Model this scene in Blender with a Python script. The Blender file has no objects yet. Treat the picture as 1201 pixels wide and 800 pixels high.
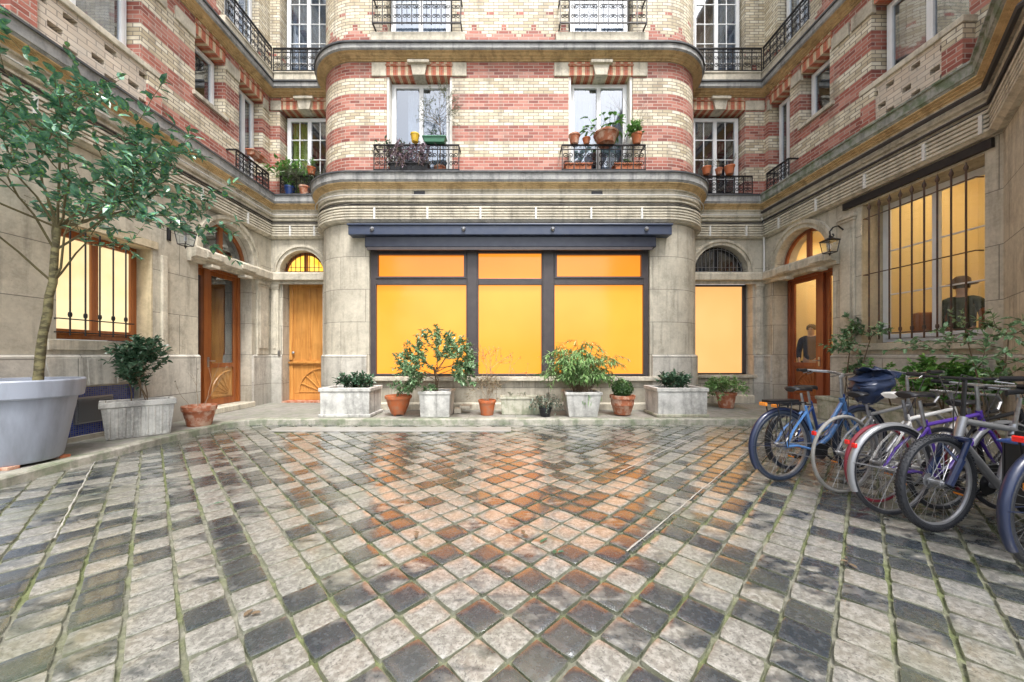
import bpy, math, random
from mathutils import Vector, Matrix, noise as mnoise
PI = math.pi
R = math.radians
V = Vector
scene = bpy.context.scene
COL = scene.collection
rnd = random.Random(7)

# ------------------------------------------------------------------ materials
class NT:
    """tiny node helper"""
    def __init__(s, name):
        s.m = bpy.data.materials.new(name); s.m.use_nodes = True
        s.t = s.m.node_tree; s.n = s.t.nodes; s.l = s.t.links
        s.b = s.n['Principled BSDF']; s.out = s.n['Material Output']
    def new(s, typ, **kw):
        n = s.n.new(typ)
        for k, v in kw.items(): setattr(n, k, v)
        return n
    def put(s, sock, v):
        if hasattr(v, 'is_output'): s.l.new(v, sock)
        else:
            if sock.type == 'RGBA' and len(v) == 3: v = (*v, 1)
            sock.default_value = v
    def math(s, op, a, b=0.0, c=None, clamp=False):
        n = s.new('ShaderNodeMath', operation=op); n.use_clamp = clamp
        s.put(n.inputs[0], a); s.put(n.inputs[1], b)
        if c is not None: s.put(n.inputs[2], c)
        return n.outputs[0]
    def mix(s, f, a, b, blend='MIX'):
        n = s.new('ShaderNodeMix', data_type='RGBA', blend_type=blend)
        s.put(n.inputs['Factor'], f); s.put(n.inputs[6], a); s.put(n.inputs[7], b)
        return n.outputs[2]
    def ramp(s, f, stops):
        n = s.new('ShaderNodeValToRGB'); e = n.color_ramp.elements
        while len(e) < len(stops): e.new(0.5)
        for q, (p, c) in zip(e, stops):
            q.position = p; q.color = (*c, 1) if len(c) == 3 else c
        s.put(n.inputs[0], f); return n.outputs[0]
    def coord(s, which='Object', scale=None):
        tc = s.new('ShaderNodeTexCoord').outputs[which]
        if scale:
            mp = s.new('ShaderNodeMapping'); s.l.new(tc, mp.inputs[0]); mp.inputs['Scale'].default_value = scale
            return mp.outputs[0]
        return tc
    def noise(s, vec, scale, detail=4, rough=0.55, dist=0.0):
        n = s.new('ShaderNodeTexNoise'); s.l.new(vec, n.inputs['Vector'])
        n.inputs['Scale'].default_value = scale; n.inputs['Detail'].default_value = detail
        n.inputs['Roughness'].default_value = rough; n.inputs['Distortion'].default_value = dist
        return n.outputs[0]
    def bump(s, h, strength=0.3, dist=0.01, nrm=None):
        n = s.new('ShaderNodeBump'); s.put(n.inputs['Height'], h)
        n.inputs['Strength'].default_value = strength; n.inputs['Distance'].default_value = dist
        if nrm: s.l.new(nrm, n.inputs['Normal'])
        return n.outputs[0]
    def set(s, **kw):
        for k, v in kw.items(): s.put(s.b.inputs[k.replace('_', ' ')], v)
        return s.m

def mat_basic(name, c, rough=0.6, c2=None, nscale=6, amt=0.6, metal=0.0, bump=0.0, bscale=30, coat=0.0, spec=0.5, lo=.35, hi=.7, stretch=None):
    t = NT(name); co = t.coord('Object', stretch)
    if c2 is not None:
        f = t.ramp(t.noise(co, nscale, 6, .6), [(lo, (0, 0, 0)), (hi, (amt,)*3)])
        t.set(Base_Color=t.mix(f, c, c2))
    else: t.set(Base_Color=c)
    if bump: t.set(Normal=t.bump(t.noise(co, bscale, 5), bump, .01))
    t.set(Roughness=rough, Metallic=metal, Coat_Weight=coat)
    t.b.inputs['Specular IOR Level'].default_value = spec
    return t.m

M = {}
def stone_mat(name, base, dark, joints=True, h=.72, w=1.15, off=1.3, green=0.0):
    t = NT(name); co = t.coord('Object'); uv = t.coord('UV')
    big = t.noise(co, 1.3, 6, .65, .2); fine = t.noise(co, 22, 6, .65)
    streak = t.noise(t.coord('Object', (7, 7, .7)), 1.0, 5, .6)
    f1 = t.ramp(big, [(.38, (0, 0, 0)), (.68, (1, 1, 1))])
    f2 = t.ramp(streak, [(.5, (0, 0, 0)), (.66, (1, 1, 1))])
    c = t.mix(t.math('MULTIPLY', f1, .62), base, dark)
    c = t.mix(t.math('MULTIPLY', f2, .6), c, tuple(x*.55 for x in dark))
    c = t.mix(t.math('MULTIPLY', t.ramp(fine, [(.45, (0, 0, 0)), (.75, (1, 1, 1))]), .35), c, tuple(min(1, x*1.35) for x in base))
    pits = t.ramp(t.noise(co, 60, 3, .7), [(.28, (1, 1, 1)), (.36, (0, 0, 0))])
    c = t.mix(t.math('MULTIPLY', pits, .5), c, tuple(x*.4 for x in dark))
    blot = t.ramp(t.noise(co, 3.2, 9, .78, .15), [(.47, (0, 0, 0)), (.70, (.65,)*3)])
    c = t.mix(blot, c, tuple(x*.62 for x in dark))
    sx = t.new('ShaderNodeSeparateXYZ'); t.l.new(co, sx.inputs[0])
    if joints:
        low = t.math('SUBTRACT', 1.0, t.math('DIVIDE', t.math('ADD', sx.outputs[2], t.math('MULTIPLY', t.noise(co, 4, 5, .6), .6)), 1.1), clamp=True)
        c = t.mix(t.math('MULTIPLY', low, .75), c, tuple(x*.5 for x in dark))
    hgt = t.math('ADD', t.math('MULTIPLY', fine, .5), t.math('MULTIPLY', pits, -.6))
    if joints:
        mp = t.new('ShaderNodeMapping'); t.l.new(uv, mp.inputs[0]); mp.inputs['Location'].default_value = (0.31, -off + h*4, 0)
        br = t.new('ShaderNodeTexBrick'); t.l.new(mp.outputs[0], br.inputs['Vector'])
        for k, v in (('Scale', 1), ('Mortar Size', .006), ('Mortar Smooth', .2), ('Brick Width', w), ('Row Height', h), ('Bias', 0)):
            br.inputs[k].default_value = v
        br.inputs['Color1'].default_value = (0, 0, 0, 1); br.inputs['Color2'].default_value = (1, 1, 1, 1)
        br.inputs['Mortar'].default_value = (.5, .5, .5, 1)
        c = t.mix(t.math('MULTIPLY', br.outputs['Color'], .42), c, tuple(x*.60 for x in base))
        c = t.mix(t.math('MULTIPLY', br.outputs['Fac'], .75), c, (.10, .095, .085))
        hgt = t.math('SUBTRACT', hgt, t.math('MULTIPLY', br.outputs['Fac'], 1.2))
    if green:
        g = t.ramp(t.noise(co, 5, 6, .7), [(.45, (0, 0, 0)), (.6, (green,)*3)])
        c = t.mix(g, c, (.09, .14, .06))
    t.set(Base_Color=c, Roughness=.78, Normal=t.bump(hgt, .55, .012))
    return t.m
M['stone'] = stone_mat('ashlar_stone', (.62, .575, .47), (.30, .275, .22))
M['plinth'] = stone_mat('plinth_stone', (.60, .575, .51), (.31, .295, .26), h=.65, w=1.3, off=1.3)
M['trim'] = stone_mat('trim_stone', (.62, .575, .47), (.32, .29, .23), joints=False)
M['soffit_glow'] = stone_mat('glow_tinted_soffit_stone', (.62, .45, .24), (.38, .26, .12), joints=False)  # golden light under the cornices, put into the stone colour
M['ledge'] = stone_mat('ledge_stone', (.40, .40, .39), (.16, .17, .18), joints=False)
M['mossledge'] = stone_mat('mossy_ledge_stone', (.36, .37, .34), (.17, .19, .17), joints=False, green=.75)
M['reveal_glow'] = stone_mat('glow_tinted_reveal_stone', (.60, .52, .36), (.42, .35, .24), joints=False)
M['kerb'] = stone_mat('kerb_stone', (.40, .38, .33), (.20, .21, .16), joints=False, green=.55)
M['planter'] = stone_mat('weathered_concrete', (.58, .58, .55), (.20, .20, .19), joints=False)
M['planter_moss'] = stone_mat('mossy_concrete', (.46, .45, .37), (.26, .24, .17), joints=False, green=.5)

def brick_mat():
    t = NT('banded_brick'); uv = t.coord('UV'); co = t.coord('Object')
    sp = t.new('ShaderNodeSeparateXYZ'); t.l.new(uv, sp.inputs[0]); u, z = sp.outputs[0], sp.outputs[1]
    mp = t.new('ShaderNodeMapping'); t.l.new(uv, mp.inputs[0]); mp.inputs['Location'].default_value = (50, -5.33 + .07*100, 0)
    br = t.new('ShaderNodeTexBrick'); t.l.new(mp.outputs[0], br.inputs['Vector'])
    for k, v in (('Scale', 1), ('Mortar Size', .008), ('Mortar Smooth', .25), ('Brick Width', .22), ('Row Height', .07), ('Bias', 0)):
        br.inputs[k].default_value = v
    br.inputs['Color1'].default_value = (0, 0, 0, 1); br.inputs['Color2'].default_value = (1, 1, 1, 1)
    br.inputs['Mortar'].default_value = (.5, .5, .5, 1)
    rr = br.outputs['Color']
    red = t.ramp(rr, [(0, (.20, .05, .04)), (.35, (.345, .10, .07)), (.75, (.43, .15, .11)), (1, (.54, .27, .21))])
    cre = t.ramp(rr, [(0, (.46, .38, .25)), (.4, (.68, .60, .44)), (1, (.80, .75, .62))])
    fr = t.math('FRACT', t.math('DIVIDE', t.math('SUBTRACT', z, 5.33), .70))
    band = t.math('LESS_THAN', fr, .5)
    low = t.math('LESS_THAN', z, 7.9)
    zq = t.math('MULTIPLY', t.math('FLOOR', t.math('DIVIDE', t.math('SUBTRACT', z, 5.33), .07)), .07)
    zq = t.math('ADD', zq, 5.33)
    tri = t.math('MULTIPLY', t.math('PINGPONG', t.math('MULTIPLY', t.math('FLOOR', t.math('DIVIDE', u, .11)), .11), .33), .85)
    up = t.math('LESS_THAN', zq, t.math('ADD', tri, 8.28))
    dots = t.math('MULTIPLY', t.math('LESS_THAN', t.math('ABSOLUTE', t.math('SUBTRACT', zq, 8.83)), .03),
                  t.math('LESS_THAN', t.math('FRACT', t.math('DIVIDE', u, .66)), .25))
    up = t.math('MAXIMUM', up, dots)
    mask = t.math('ADD', t.math('MULTIPLY', band, low), t.math('MULTIPLY', up, t.math('SUBTRACT', 1, low)))
    c = t.mix(mask, cre, red)
    pat = t.ramp(t.noise(co, 2.2, 6, .65), [(.35, (0, 0, 0)), (.75, (1, 1, 1))])
    c = t.mix(t.math('MULTIPLY', pat, .35), c, t.mix(mask, (.42, .38, .30), (.36, .17, .13)))
    c = t.mix(t.math('MULTIPLY', t.ramp(t.noise(t.coord('Object', (5, 5, .8)), 1, 4), [(.50, (0, 0, 0)), (.75, (1, 1, 1))]), .55), c, (.16, .13, .11))
    c = t.mix(t.math('MULTIPLY', br.outputs['Fac'], .9), c, t.mix(mask, (.17, .15, .13), (.46, .37, .32)))
    h = t.math('SUBTRACT', t.math('MULTIPLY', t.noise(co, 45, 4), .5), t.math('MULTIPLY', br.outputs['Fac'], 1.2))
    t.set(Base_Color=c, Roughness=.72, Normal=t.bump(h, .6, .012)); return t.m
M['brick'] = brick_mat()
def lintel_mat():
    t = NT('striped_lintel_brick'); uv = t.coord('UV'); co = t.coord('Object')
    sp = t.new('ShaderNodeSeparateXYZ'); t.l.new(uv, sp.inputs[0]); u, w = sp.outputs[0], sp.outputs[1]
    k = t.math('FRACT', t.math('DIVIDE', u, .17)); m = t.math('LESS_THAN', k, .62)
    joint = t.math('LESS_THAN', t.math('ABSOLUTE', t.math('SUBTRACT', t.math('FRACT', t.math('DIVIDE', u, .0567)), .5)), .1)
    j2 = t.math('LESS_THAN', t.math('FRACT', t.math('DIVIDE', w, .13)), .07)
    n = t.ramp(t.noise(co, 14, 4), [(.3, (.75,)*3), (.7, (1.15,)*3)])
    c = t.mix(m, (.66, .54, .36), (.50, .13, .07))
    c = t.mix(1.0, c, n, 'MULTIPLY')
    c = t.mix(t.math('MULTIPLY', t.math('MAXIMUM', joint, j2), .6), c, (.42, .33, .25))
    t.set(Base_Color=c, Roughness=.75); return t.m
M['lintel'] = lintel_mat()

def paving_mat():
    t = NT('wet_paving_stone'); co0 = t.coord('Object')
    at = t.new('ShaderNodeAttribute'); at.attribute_name = 'tone'
    sp = t.new('ShaderNodeSeparateColor'); t.l.new(at.outputs['Color'], sp.inputs[0])
    r, g, b = sp.outputs[0], sp.outputs[1], sp.outputs[2]
    def vm(op, a_, b_):
        n = t.new('ShaderNodeVectorMath', operation=op)
        t.put(n.inputs[0], a_) if hasattr(a_, 'is_output') else setattr(n.inputs[0], 'default_value', a_)
        t.put(n.inputs[1], b_) if hasattr(b_, 'is_output') else setattr(n.inputs[1], 'default_value', b_)
        return n.outputs[0]
    co = vm('ADD', co0, vm('MULTIPLY', at.outputs['Color'], (37., 53., 29.)))      # every stone has its own grain
    n1 = t.noise(co, 7, 3, .5, .3); n2 = t.noise(co, 34, 6, .7); n3 = t.noise(co, 62, 5, .75, .8)
    mp = t.new('ShaderNodeMapping'); t.l.new(co, mp.inputs[0]); mp.inputs['Rotation'].default_value = (0, 0, R(38)); mp.inputs['Scale'].default_value = (1, 3.2, 1)
    ns = t.noise(mp.outputs[0], 4.5, 3, .5, .4)
    sm = t.math('ADD', t.math('MULTIPLY', r, 1.5), t.math('MULTIPLY', t.math('ADD', n1, ns), 1.0))
    f = t.ramp(t.math('MULTIPLY', sm, .4), [(.655, (0, 0, 0)), (.77, (1, 1, 1))])   # 1 = dark slate
    light = t.mix(g, (.18, .168, .14), (.15, .155, .147))
    light = t.mix(t.ramp(n2, [(.42, (0, 0, 0)), (.60, (.8,)*3)]), light, (.37, .365, .335))
    light = t.mix(t.ramp(n3, [(.53, (0, 0, 0)), (.60, (.9,)*3)]), light, (.075, .075, .065))
    dark = t.mix(b, (.014, .024, .036), (.040, .048, .050))
    dark = t.mix(t.ramp(n2, [(.48, (0, 0, 0)), (.7, (.45,)*3)]), dark, (.11, .12, .13))
    c = t.mix(f, light, dark)
    mo = t.ramp(t.noise(co0, 1.1, 5, .6), [(.52, (0, 0, 0)), (.68, (.4,)*3)])
    c = t.mix(mo, c, (.13, .15, .085))
    sp2 = t.new('ShaderNodeAttribute'); sp2.attribute_name = 'edge'
    c = t.mix(t.math('MULTIPLY', sp2.outputs['Fac'], .45), c, (.15, .165, .09))
    rg = t.math('ADD', t.math('MULTIPLY', n2, .25), t.math('SUBTRACT', .30, t.math('MULTIPLY', f, .16)))
    h = t.math('ADD', t.math('MULTIPLY', n1, .8), t.math('ADD', t.math('MULTIPLY', n2, .4), t.math('MULTIPLY', t.ramp(n3, [(.53, (0, 0, 0)), (.62, (1, 1, 1))]), -.12)))
    t.set(Base_Color=c, Roughness=rg, Normal=t.bump(h, .25, .012))
    t.b.inputs['Specular IOR Level'].default_value = 1.0
    t.set(Coat_Weight=1.0, Coat_Roughness=t.math('ADD', .10, t.math('MULTIPLY', n2, .12)), Coat_IOR=2.25)
    return t.m
M['paving'] = paving_mat()
def joint_mat():
    t = NT('mossy_joint'); co = t.coord('Object')
    f = t.ramp(t.noise(co, 1.6, 5, .6), [(.42, (0, 0, 0)), (.58, (1, 1, 1))])
    g = t.ramp(t.noise(co, 25, 5, .6), [(.35, (0, 0, 0)), (.7, (1, 1, 1))])
    c = t.mix(f, t.mix(g, (.11, .11, .085), (.21, .205, .165)), t.mix(g, (.075, .09, .035), (.15, .17, .075)))
    t.set(Base_Color=c, Roughness=.8, Normal=t.bump(g, .6, .01)); return t.m
M['joint'] = joint_mat()
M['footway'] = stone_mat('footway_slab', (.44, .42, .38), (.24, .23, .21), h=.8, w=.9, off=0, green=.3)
M['gutter'] = mat_basic('gutter_cement', (.30, .295, .28), .4, (.24, .23, .20), 4, .8, bump=.2)
M['cement'] = mat_basic('cement_line', (.24, .24, .225), .6, (.40, .38, .34), 9, .8)
M['white'] = mat_basic('white_paint', (.76, .78, .80), .4, (.60, .60, .60), 5, .5)
M['white_warm'] = mat_basic('cream_paint', (.74, .72, .66), .45, (.55, .52, .46), 5, .5)
M['iron'] = mat_basic('wrought_iron', (.014, .015, .019), .45, (.035, .03, .028), 12, .8, metal=.3)
M['rustiron'] = mat_basic('rusty_iron', (.07, .055, .05), .55, (.16, .08, .045), 18, .8, metal=.3)
M['lead'] = mat_basic('lead_capping', (.045, .05, .06), .5, (.14, .14, .14), 7, .7)
M['blue'] = mat_basic('blue_grey_paint', (.014, .019, .036), .38, (.035, .042, .06), 6, .6)
M['bluel'] = mat_basic('light_blue_grey_paint', (.04, .055, .10), .38, (.07, .085, .12), 6, .6)
M['frame'] = mat_basic('dark_window_frame', (.050, .042, .046), .4, (.08, .07, .068), 6, .6)
def wood_mat(name, a, b, sc=1.0):
    t = NT(name); co = t.coord('Object', (14*sc, 14*sc, .9*sc))
    n = t.noise(co, 1, 6, .6, 1.2)
    c = t.ramp(n, [(.3, a), (.5, tuple((x+y)/2 for x, y in zip(a, b))), (.7, b)])
    c = t.mix(t.ramp(t.noise(t.coord('Object'), 2.2, 4), [(.5, (0, 0, 0)), (.75, (.5,)*3)]), c, tuple(x*.55 for x in a))
    t.set(Base_Color=c, Roughness=.35, Normal=t.bump(n, .15, .01), Coat_Weight=.2); return t.m
M['wood_orange'] = wood_mat('honey_wood', (.42, .17, .035), (.66, .33, .09))
M['wood_red'] = wood_mat('red_brown_wood', (.20, .045, .018), (.36, .10, .035))
M['wood_mid'] = wood_mat('orange_brown_wood', (.24, .062, .015), (.40, .135, .035))
M['wood_panel'] = wood_mat('pale_wood_panel', (.42, .20, .06), (.62, .36, .14), 1.4)
def glass_mat(name, tint, refl=.45, rough=.03):
    t = NT(name)
    tr = t.new('ShaderNodeBsdfTransparent'); tr.inputs[0].default_value = (*tint, 1)
    gl = t.new('ShaderNodeBsdfGlossy'); gl.inputs['Roughness'].default_value = rough
    gl.inputs['Color'].default_value = (.9, .95, 1, 1)
    fz = t.new('ShaderNodeFresnel'); fz.inputs[0].default_value = 1.5
    f = t.math('ADD', t.math('MULTIPLY', fz.outputs[0], 1.0), refl, clamp=True)
    geo = t.new('ShaderNodeNewGeometry'); f = t.math('MULTIPLY', f, t.math('SUBTRACT', 1.0, geo.outputs['Backfacing']))
    mx = t.new('ShaderNodeMixShader'); t.l.new(f, mx.inputs[0]); t.l.new(tr.outputs[0], mx.inputs[1]); t.l.new(gl.outputs[0], mx.inputs[2])
    nz = t.bump(t.noise(t.coord('Object'), 1.5, 2), .05, .05); t.l.new(nz, gl.inputs['Normal'])
    t.l.new(mx.outputs[0], t.out.inputs[0]); return t.m
M['glass'] = glass_mat('window_glass', (.75, .80, .85), .22)
M['glass_clear'] = glass_mat('clear_glass', (.95, .96, .95), .02)
M['curtain'] = mat_basic('net_curtain', (.34, .36, .40), .9, (.20, .21, .25), 3, .8)
M['curtain_green'] = mat_basic('yellow_green_curtain', (.52, .60, .08), .9, (.36, .44, .06), 3, .6)
M['curtain_brown'] = mat_basic('brown_curtain', (.30, .17, .10), .9, (.2, .1, .06), 3, .6)
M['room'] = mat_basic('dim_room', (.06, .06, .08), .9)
M['room_warm'] = mat_basic('warm_plaster', (.80, .66, .38), .9, (.74, .60, .34), 1.5, .6)
def emit_mat(name, c1, c2, strength, scale=.8, gloss=True, zlo=None, zhi=None):
    t = NT(name); n = t.noise(t.coord('Object'), scale, 3, .5)
    f = t.ramp(n, [(.35, (0, 0, 0)), (.65, (1, 1, 1))])
    c = t.mix(f, c1, c2)
    t.set(Base_Color=tuple(x*.3 for x in c2), Emission_Color=c, Emission_Strength=strength, Roughness=.12 if gloss else .7)
    return t.m
M['lit'] = emit_mat('lit_orange_blind', (1.0, .30, .028), (1.0, .385, .05), .45, .5)
M['lit_top'] = emit_mat('lit_orange_blind_upper', (1.0, .26, .022), (1.0, .31, .032), .44, .55)
M['lit_pale'] = emit_mat('lit_pale_blind', (1.0, .48, .16), (1.0, .56, .21), .40, .55)
M['lit_cream'] = emit_mat('lit_cream_curtain', (1.0, .74, .37), (1.0, .84, .50), .39, 2.5)
M['lit_yellow'] = emit_mat('lit_yellow_fanlight', (1.0, .50, .03), (1.0, .64, .14), .6, 3)
M['lamp'] = emit_mat('ceiling_lamp', (1.0, .76, .46), (1.0, .78, .5), 8, 1, False)
M['terra'] = mat_basic('terracotta', (.34, .11, .05), .75, (.52, .36, .27), 9, .85, bump=.3, lo=.46, hi=.62)
M['terra_br'] = mat_basic('bright_terracotta', (.46, .125, .04), .65, (.34, .17, .10), 9, .8, bump=.25, lo=.45, hi=.65)
M['tub'] = mat_basic('lilac_grey_plastic', (.27, .30, .365), .45, (.15, .165, .19), 1.0, .6, lo=.48, hi=.68, stretch=(5, 5, .9))
M['soil'] = mat_basic('potting_soil', (.035, .026, .018), .95, (.08, .06, .04), 30, .7, bump=.8)
M['mosaic'] = None
def mosaic():
    t = NT('blue_mosaic_tile'); uv = t.coord('UV')
    br = t.new('ShaderNodeTexBrick'); t.l.new(uv, br.inputs['Vector']); br.offset = 0
    for k, v in (('Scale', 1), ('Mortar Size', .0035), ('Brick Width', .03), ('Row Height', .03), ('Bias', 0)): br.inputs[k].default_value = v
    br.inputs['Color1'].default_value = (.02, .035, .22, 1); br.inputs['Color2'].default_value = (.06, .10, .42, 1); br.inputs['Mortar'].default_value = (.15, .16, .2, 1)
    t.set(Base_Color=br.outputs['Color'], Roughness=.25); return t.m
M['mosaic'] = mosaic()
M['metal'] = mat_basic('grey_metal', (.30, .31, .33), .4, metal=.7)
M['conduit'] = mat_basic('pale_conduit', (.62, .62, .60), .5)
M['cable'] = mat_basic('black_cable', (.04, .038, .04), .55)
M['bark'] = mat_basic('mossy_bark', (.075, .065, .035), .9, (.22, .20, .10), 9, .95, bump=1.0, bscale=45, lo=.42, hi=.58, stretch=(1, 1, 2.2))
M['twig'] = mat_basic('twig_bark', (.12, .085, .05), .9)
M['branch'] = mat_basic('olive_brown_branch', (.085, .07, .035), .85, (.14, .12, .05), 20, .7, bump=.4)
M['dead'] = mat_basic('dry_twig', (.30, .24, .17), .9)
def leaf_mat(name, a, b, rough=.35, sc=9, c3=None):
    t = NT(name); n = t.noise(t.coord('Object'), sc, 3, .6)
    c = t.ramp(n, [(.36, a), (.62, b)])
    if c3:
        c = t.mix(t.ramp(t.noise(t.coord('Object'), sc*2.7, 2), [(.58, (0, 0, 0)), (.66, (1, 1, 1))]), c, c3)
    t.set(Base_Color=c, Roughness=rough)
    tl = t.new('ShaderNodeBsdfTranslucent'); t.l.new(c, tl.inputs[0])
    mx = t.new('ShaderNodeMixShader'); mx.inputs[0].default_value = .09
    t.l.new(t.b.outputs[0], mx.inputs[1]); t.l.new(tl.outputs[0], mx.inputs[2]); t.l.new(mx.outputs[0], t.out.inputs[0]); return t.m
M['leaf_glossy'] = leaf_mat('glossy_camellia_leaf', (.028, .10, .062), (.12, .27, .18), .16, 16, (.17, .38, .07))
M['leaf_dark'] = leaf_mat('dark_shrub_leaf', (.028, .075, .042), (.10, .18, .11), .22)
M['leaf_olive'] = leaf_mat('olive_leaf', (.10, .13, .08), (.24, .27, .19), .5, 12)
M['leaf_varieg'] = leaf_mat('pale_green_leaf', (.07, .17, .07), (.20, .33, .16), .35, 16, (.46, .52, .36))
M['leaf_bamboo'] = leaf_mat('bamboo_leaf', (.10, .23, .06), (.24, .40, .14), .45, 8, (.42, .52, .28))
M['leaf_fresh'] = leaf_mat('fresh_green_leaf', (.08, .22, .045), (.20, .40, .10), .3, 9)
M['leaf_rust'] = leaf_mat('russet_small_leaf', (.13, .13, .07), (.28, .19, .10), .5, 14)
M['leaf_box'] = leaf_mat('boxwood_leaf', (.02, .06, .015), (.06, .13, .03), .5, 20)
M['leaf_ivy'] = leaf_mat('grey_green_leaf', (.05, .09, .065), (.14, .20, .15), .4, 12)
M['leaf_purple'] = leaf_mat('purple_dry_leaf', (.13, .09, .14), (.34, .25, .30), .6, 18)
def plain(name, c, rough=.4, metal=0., coat=0.): return mat_basic(name, c, rough, tuple(x*.75 for x in c), 9, .5, metal, coat=coat)
M['rubber'] = mat_basic('tyre_rubber', (.010, .012, .017), .5, (.025, .028, .035), 15, .8, bump=.4, bscale=120)
M['rubber_blue'] = mat_basic('blue_black_rubber', (.010, .018, .036), .45, (.02, .03, .05), 15, .8)
M['rubber_red'] = mat_basic('red_wall_rubber', (.20, .02, .035), .5)
M['rubber_grey'] = mat_basic('grey_rubber', (.20, .20, .19), .55, (.32, .31, .29), 12, .7)
M['chrome'] = mat_basic('bright_alloy', (.42, .43, .45), .32, (.22, .21, .20), 25, .7, metal=.9)
M['black_pl'] = plain('black_plastic', (.010, .011, .014), .4)
M['p_blue'] = plain('sky_blue_paint', (.07, .19, .44), .3, coat=.5)
M['p_blue2'] = plain('deep_blue_paint', (.02, .055, .20), .3, coat=.5)
M['p_silver'] = plain('silver_paint', (.30, .31, .33), .35, .5, .3)
M['p_white'] = plain('off_white_paint', (.68, .68, .66), .35, coat=.4)
M['p_purple'] = plain('violet_paint', (.075, .03, .28), .3, coat=.5)
M['p_navy'] = plain('navy_paint', (.008, .017, .055), .35, coat=.3)
M['p_olive'] = plain('olive_paint', (.20, .22, .04), .35, coat=.3)
M['p_red'] = plain('red_paint', (.50, .03, .03), .3, coat=.5)
M['tarp'] = mat_basic('dark_blue_tarpaulin', (.012, .022, .055), .3, (.03, .045, .09), 8, .7, bump=.6, bscale=12)
M['red_lens'] = plain('red_lens', (.75, .02, .015), .15, coat=.6)
M['amber'] = plain('amber_lens', (.85, .28, .03), .15, coat=.6)
M['skin'] = plain('skin', (.55, .34, .25), .5)
M['cloth_navy'] = plain('navy_cloth', (.035, .045, .08), .9)
M['cloth_green'] = plain('dark_green_cloth', (.04, .05, .03), .9)
M['cloth_dark'] = plain('dark_trouser_cloth', (.03, .03, .035), .9)
M['hair'] = plain('dark_hair', (.05, .035, .025), .6)
M['hat'] = plain('brown_felt', (.16, .10, .06), .9)
M['leather'] = plain('brown_leather', (.28, .09, .03), .35)
M['yellow_pot'] = plain('yellow_glaze', (.65, .42, .04), .3)
M['green_box'] = plain('green_plastic', (.04, .16, .09), .4)
M['lampglass'] = glass_mat('lantern_glass', (.85, .9, .95), .2)

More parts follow.
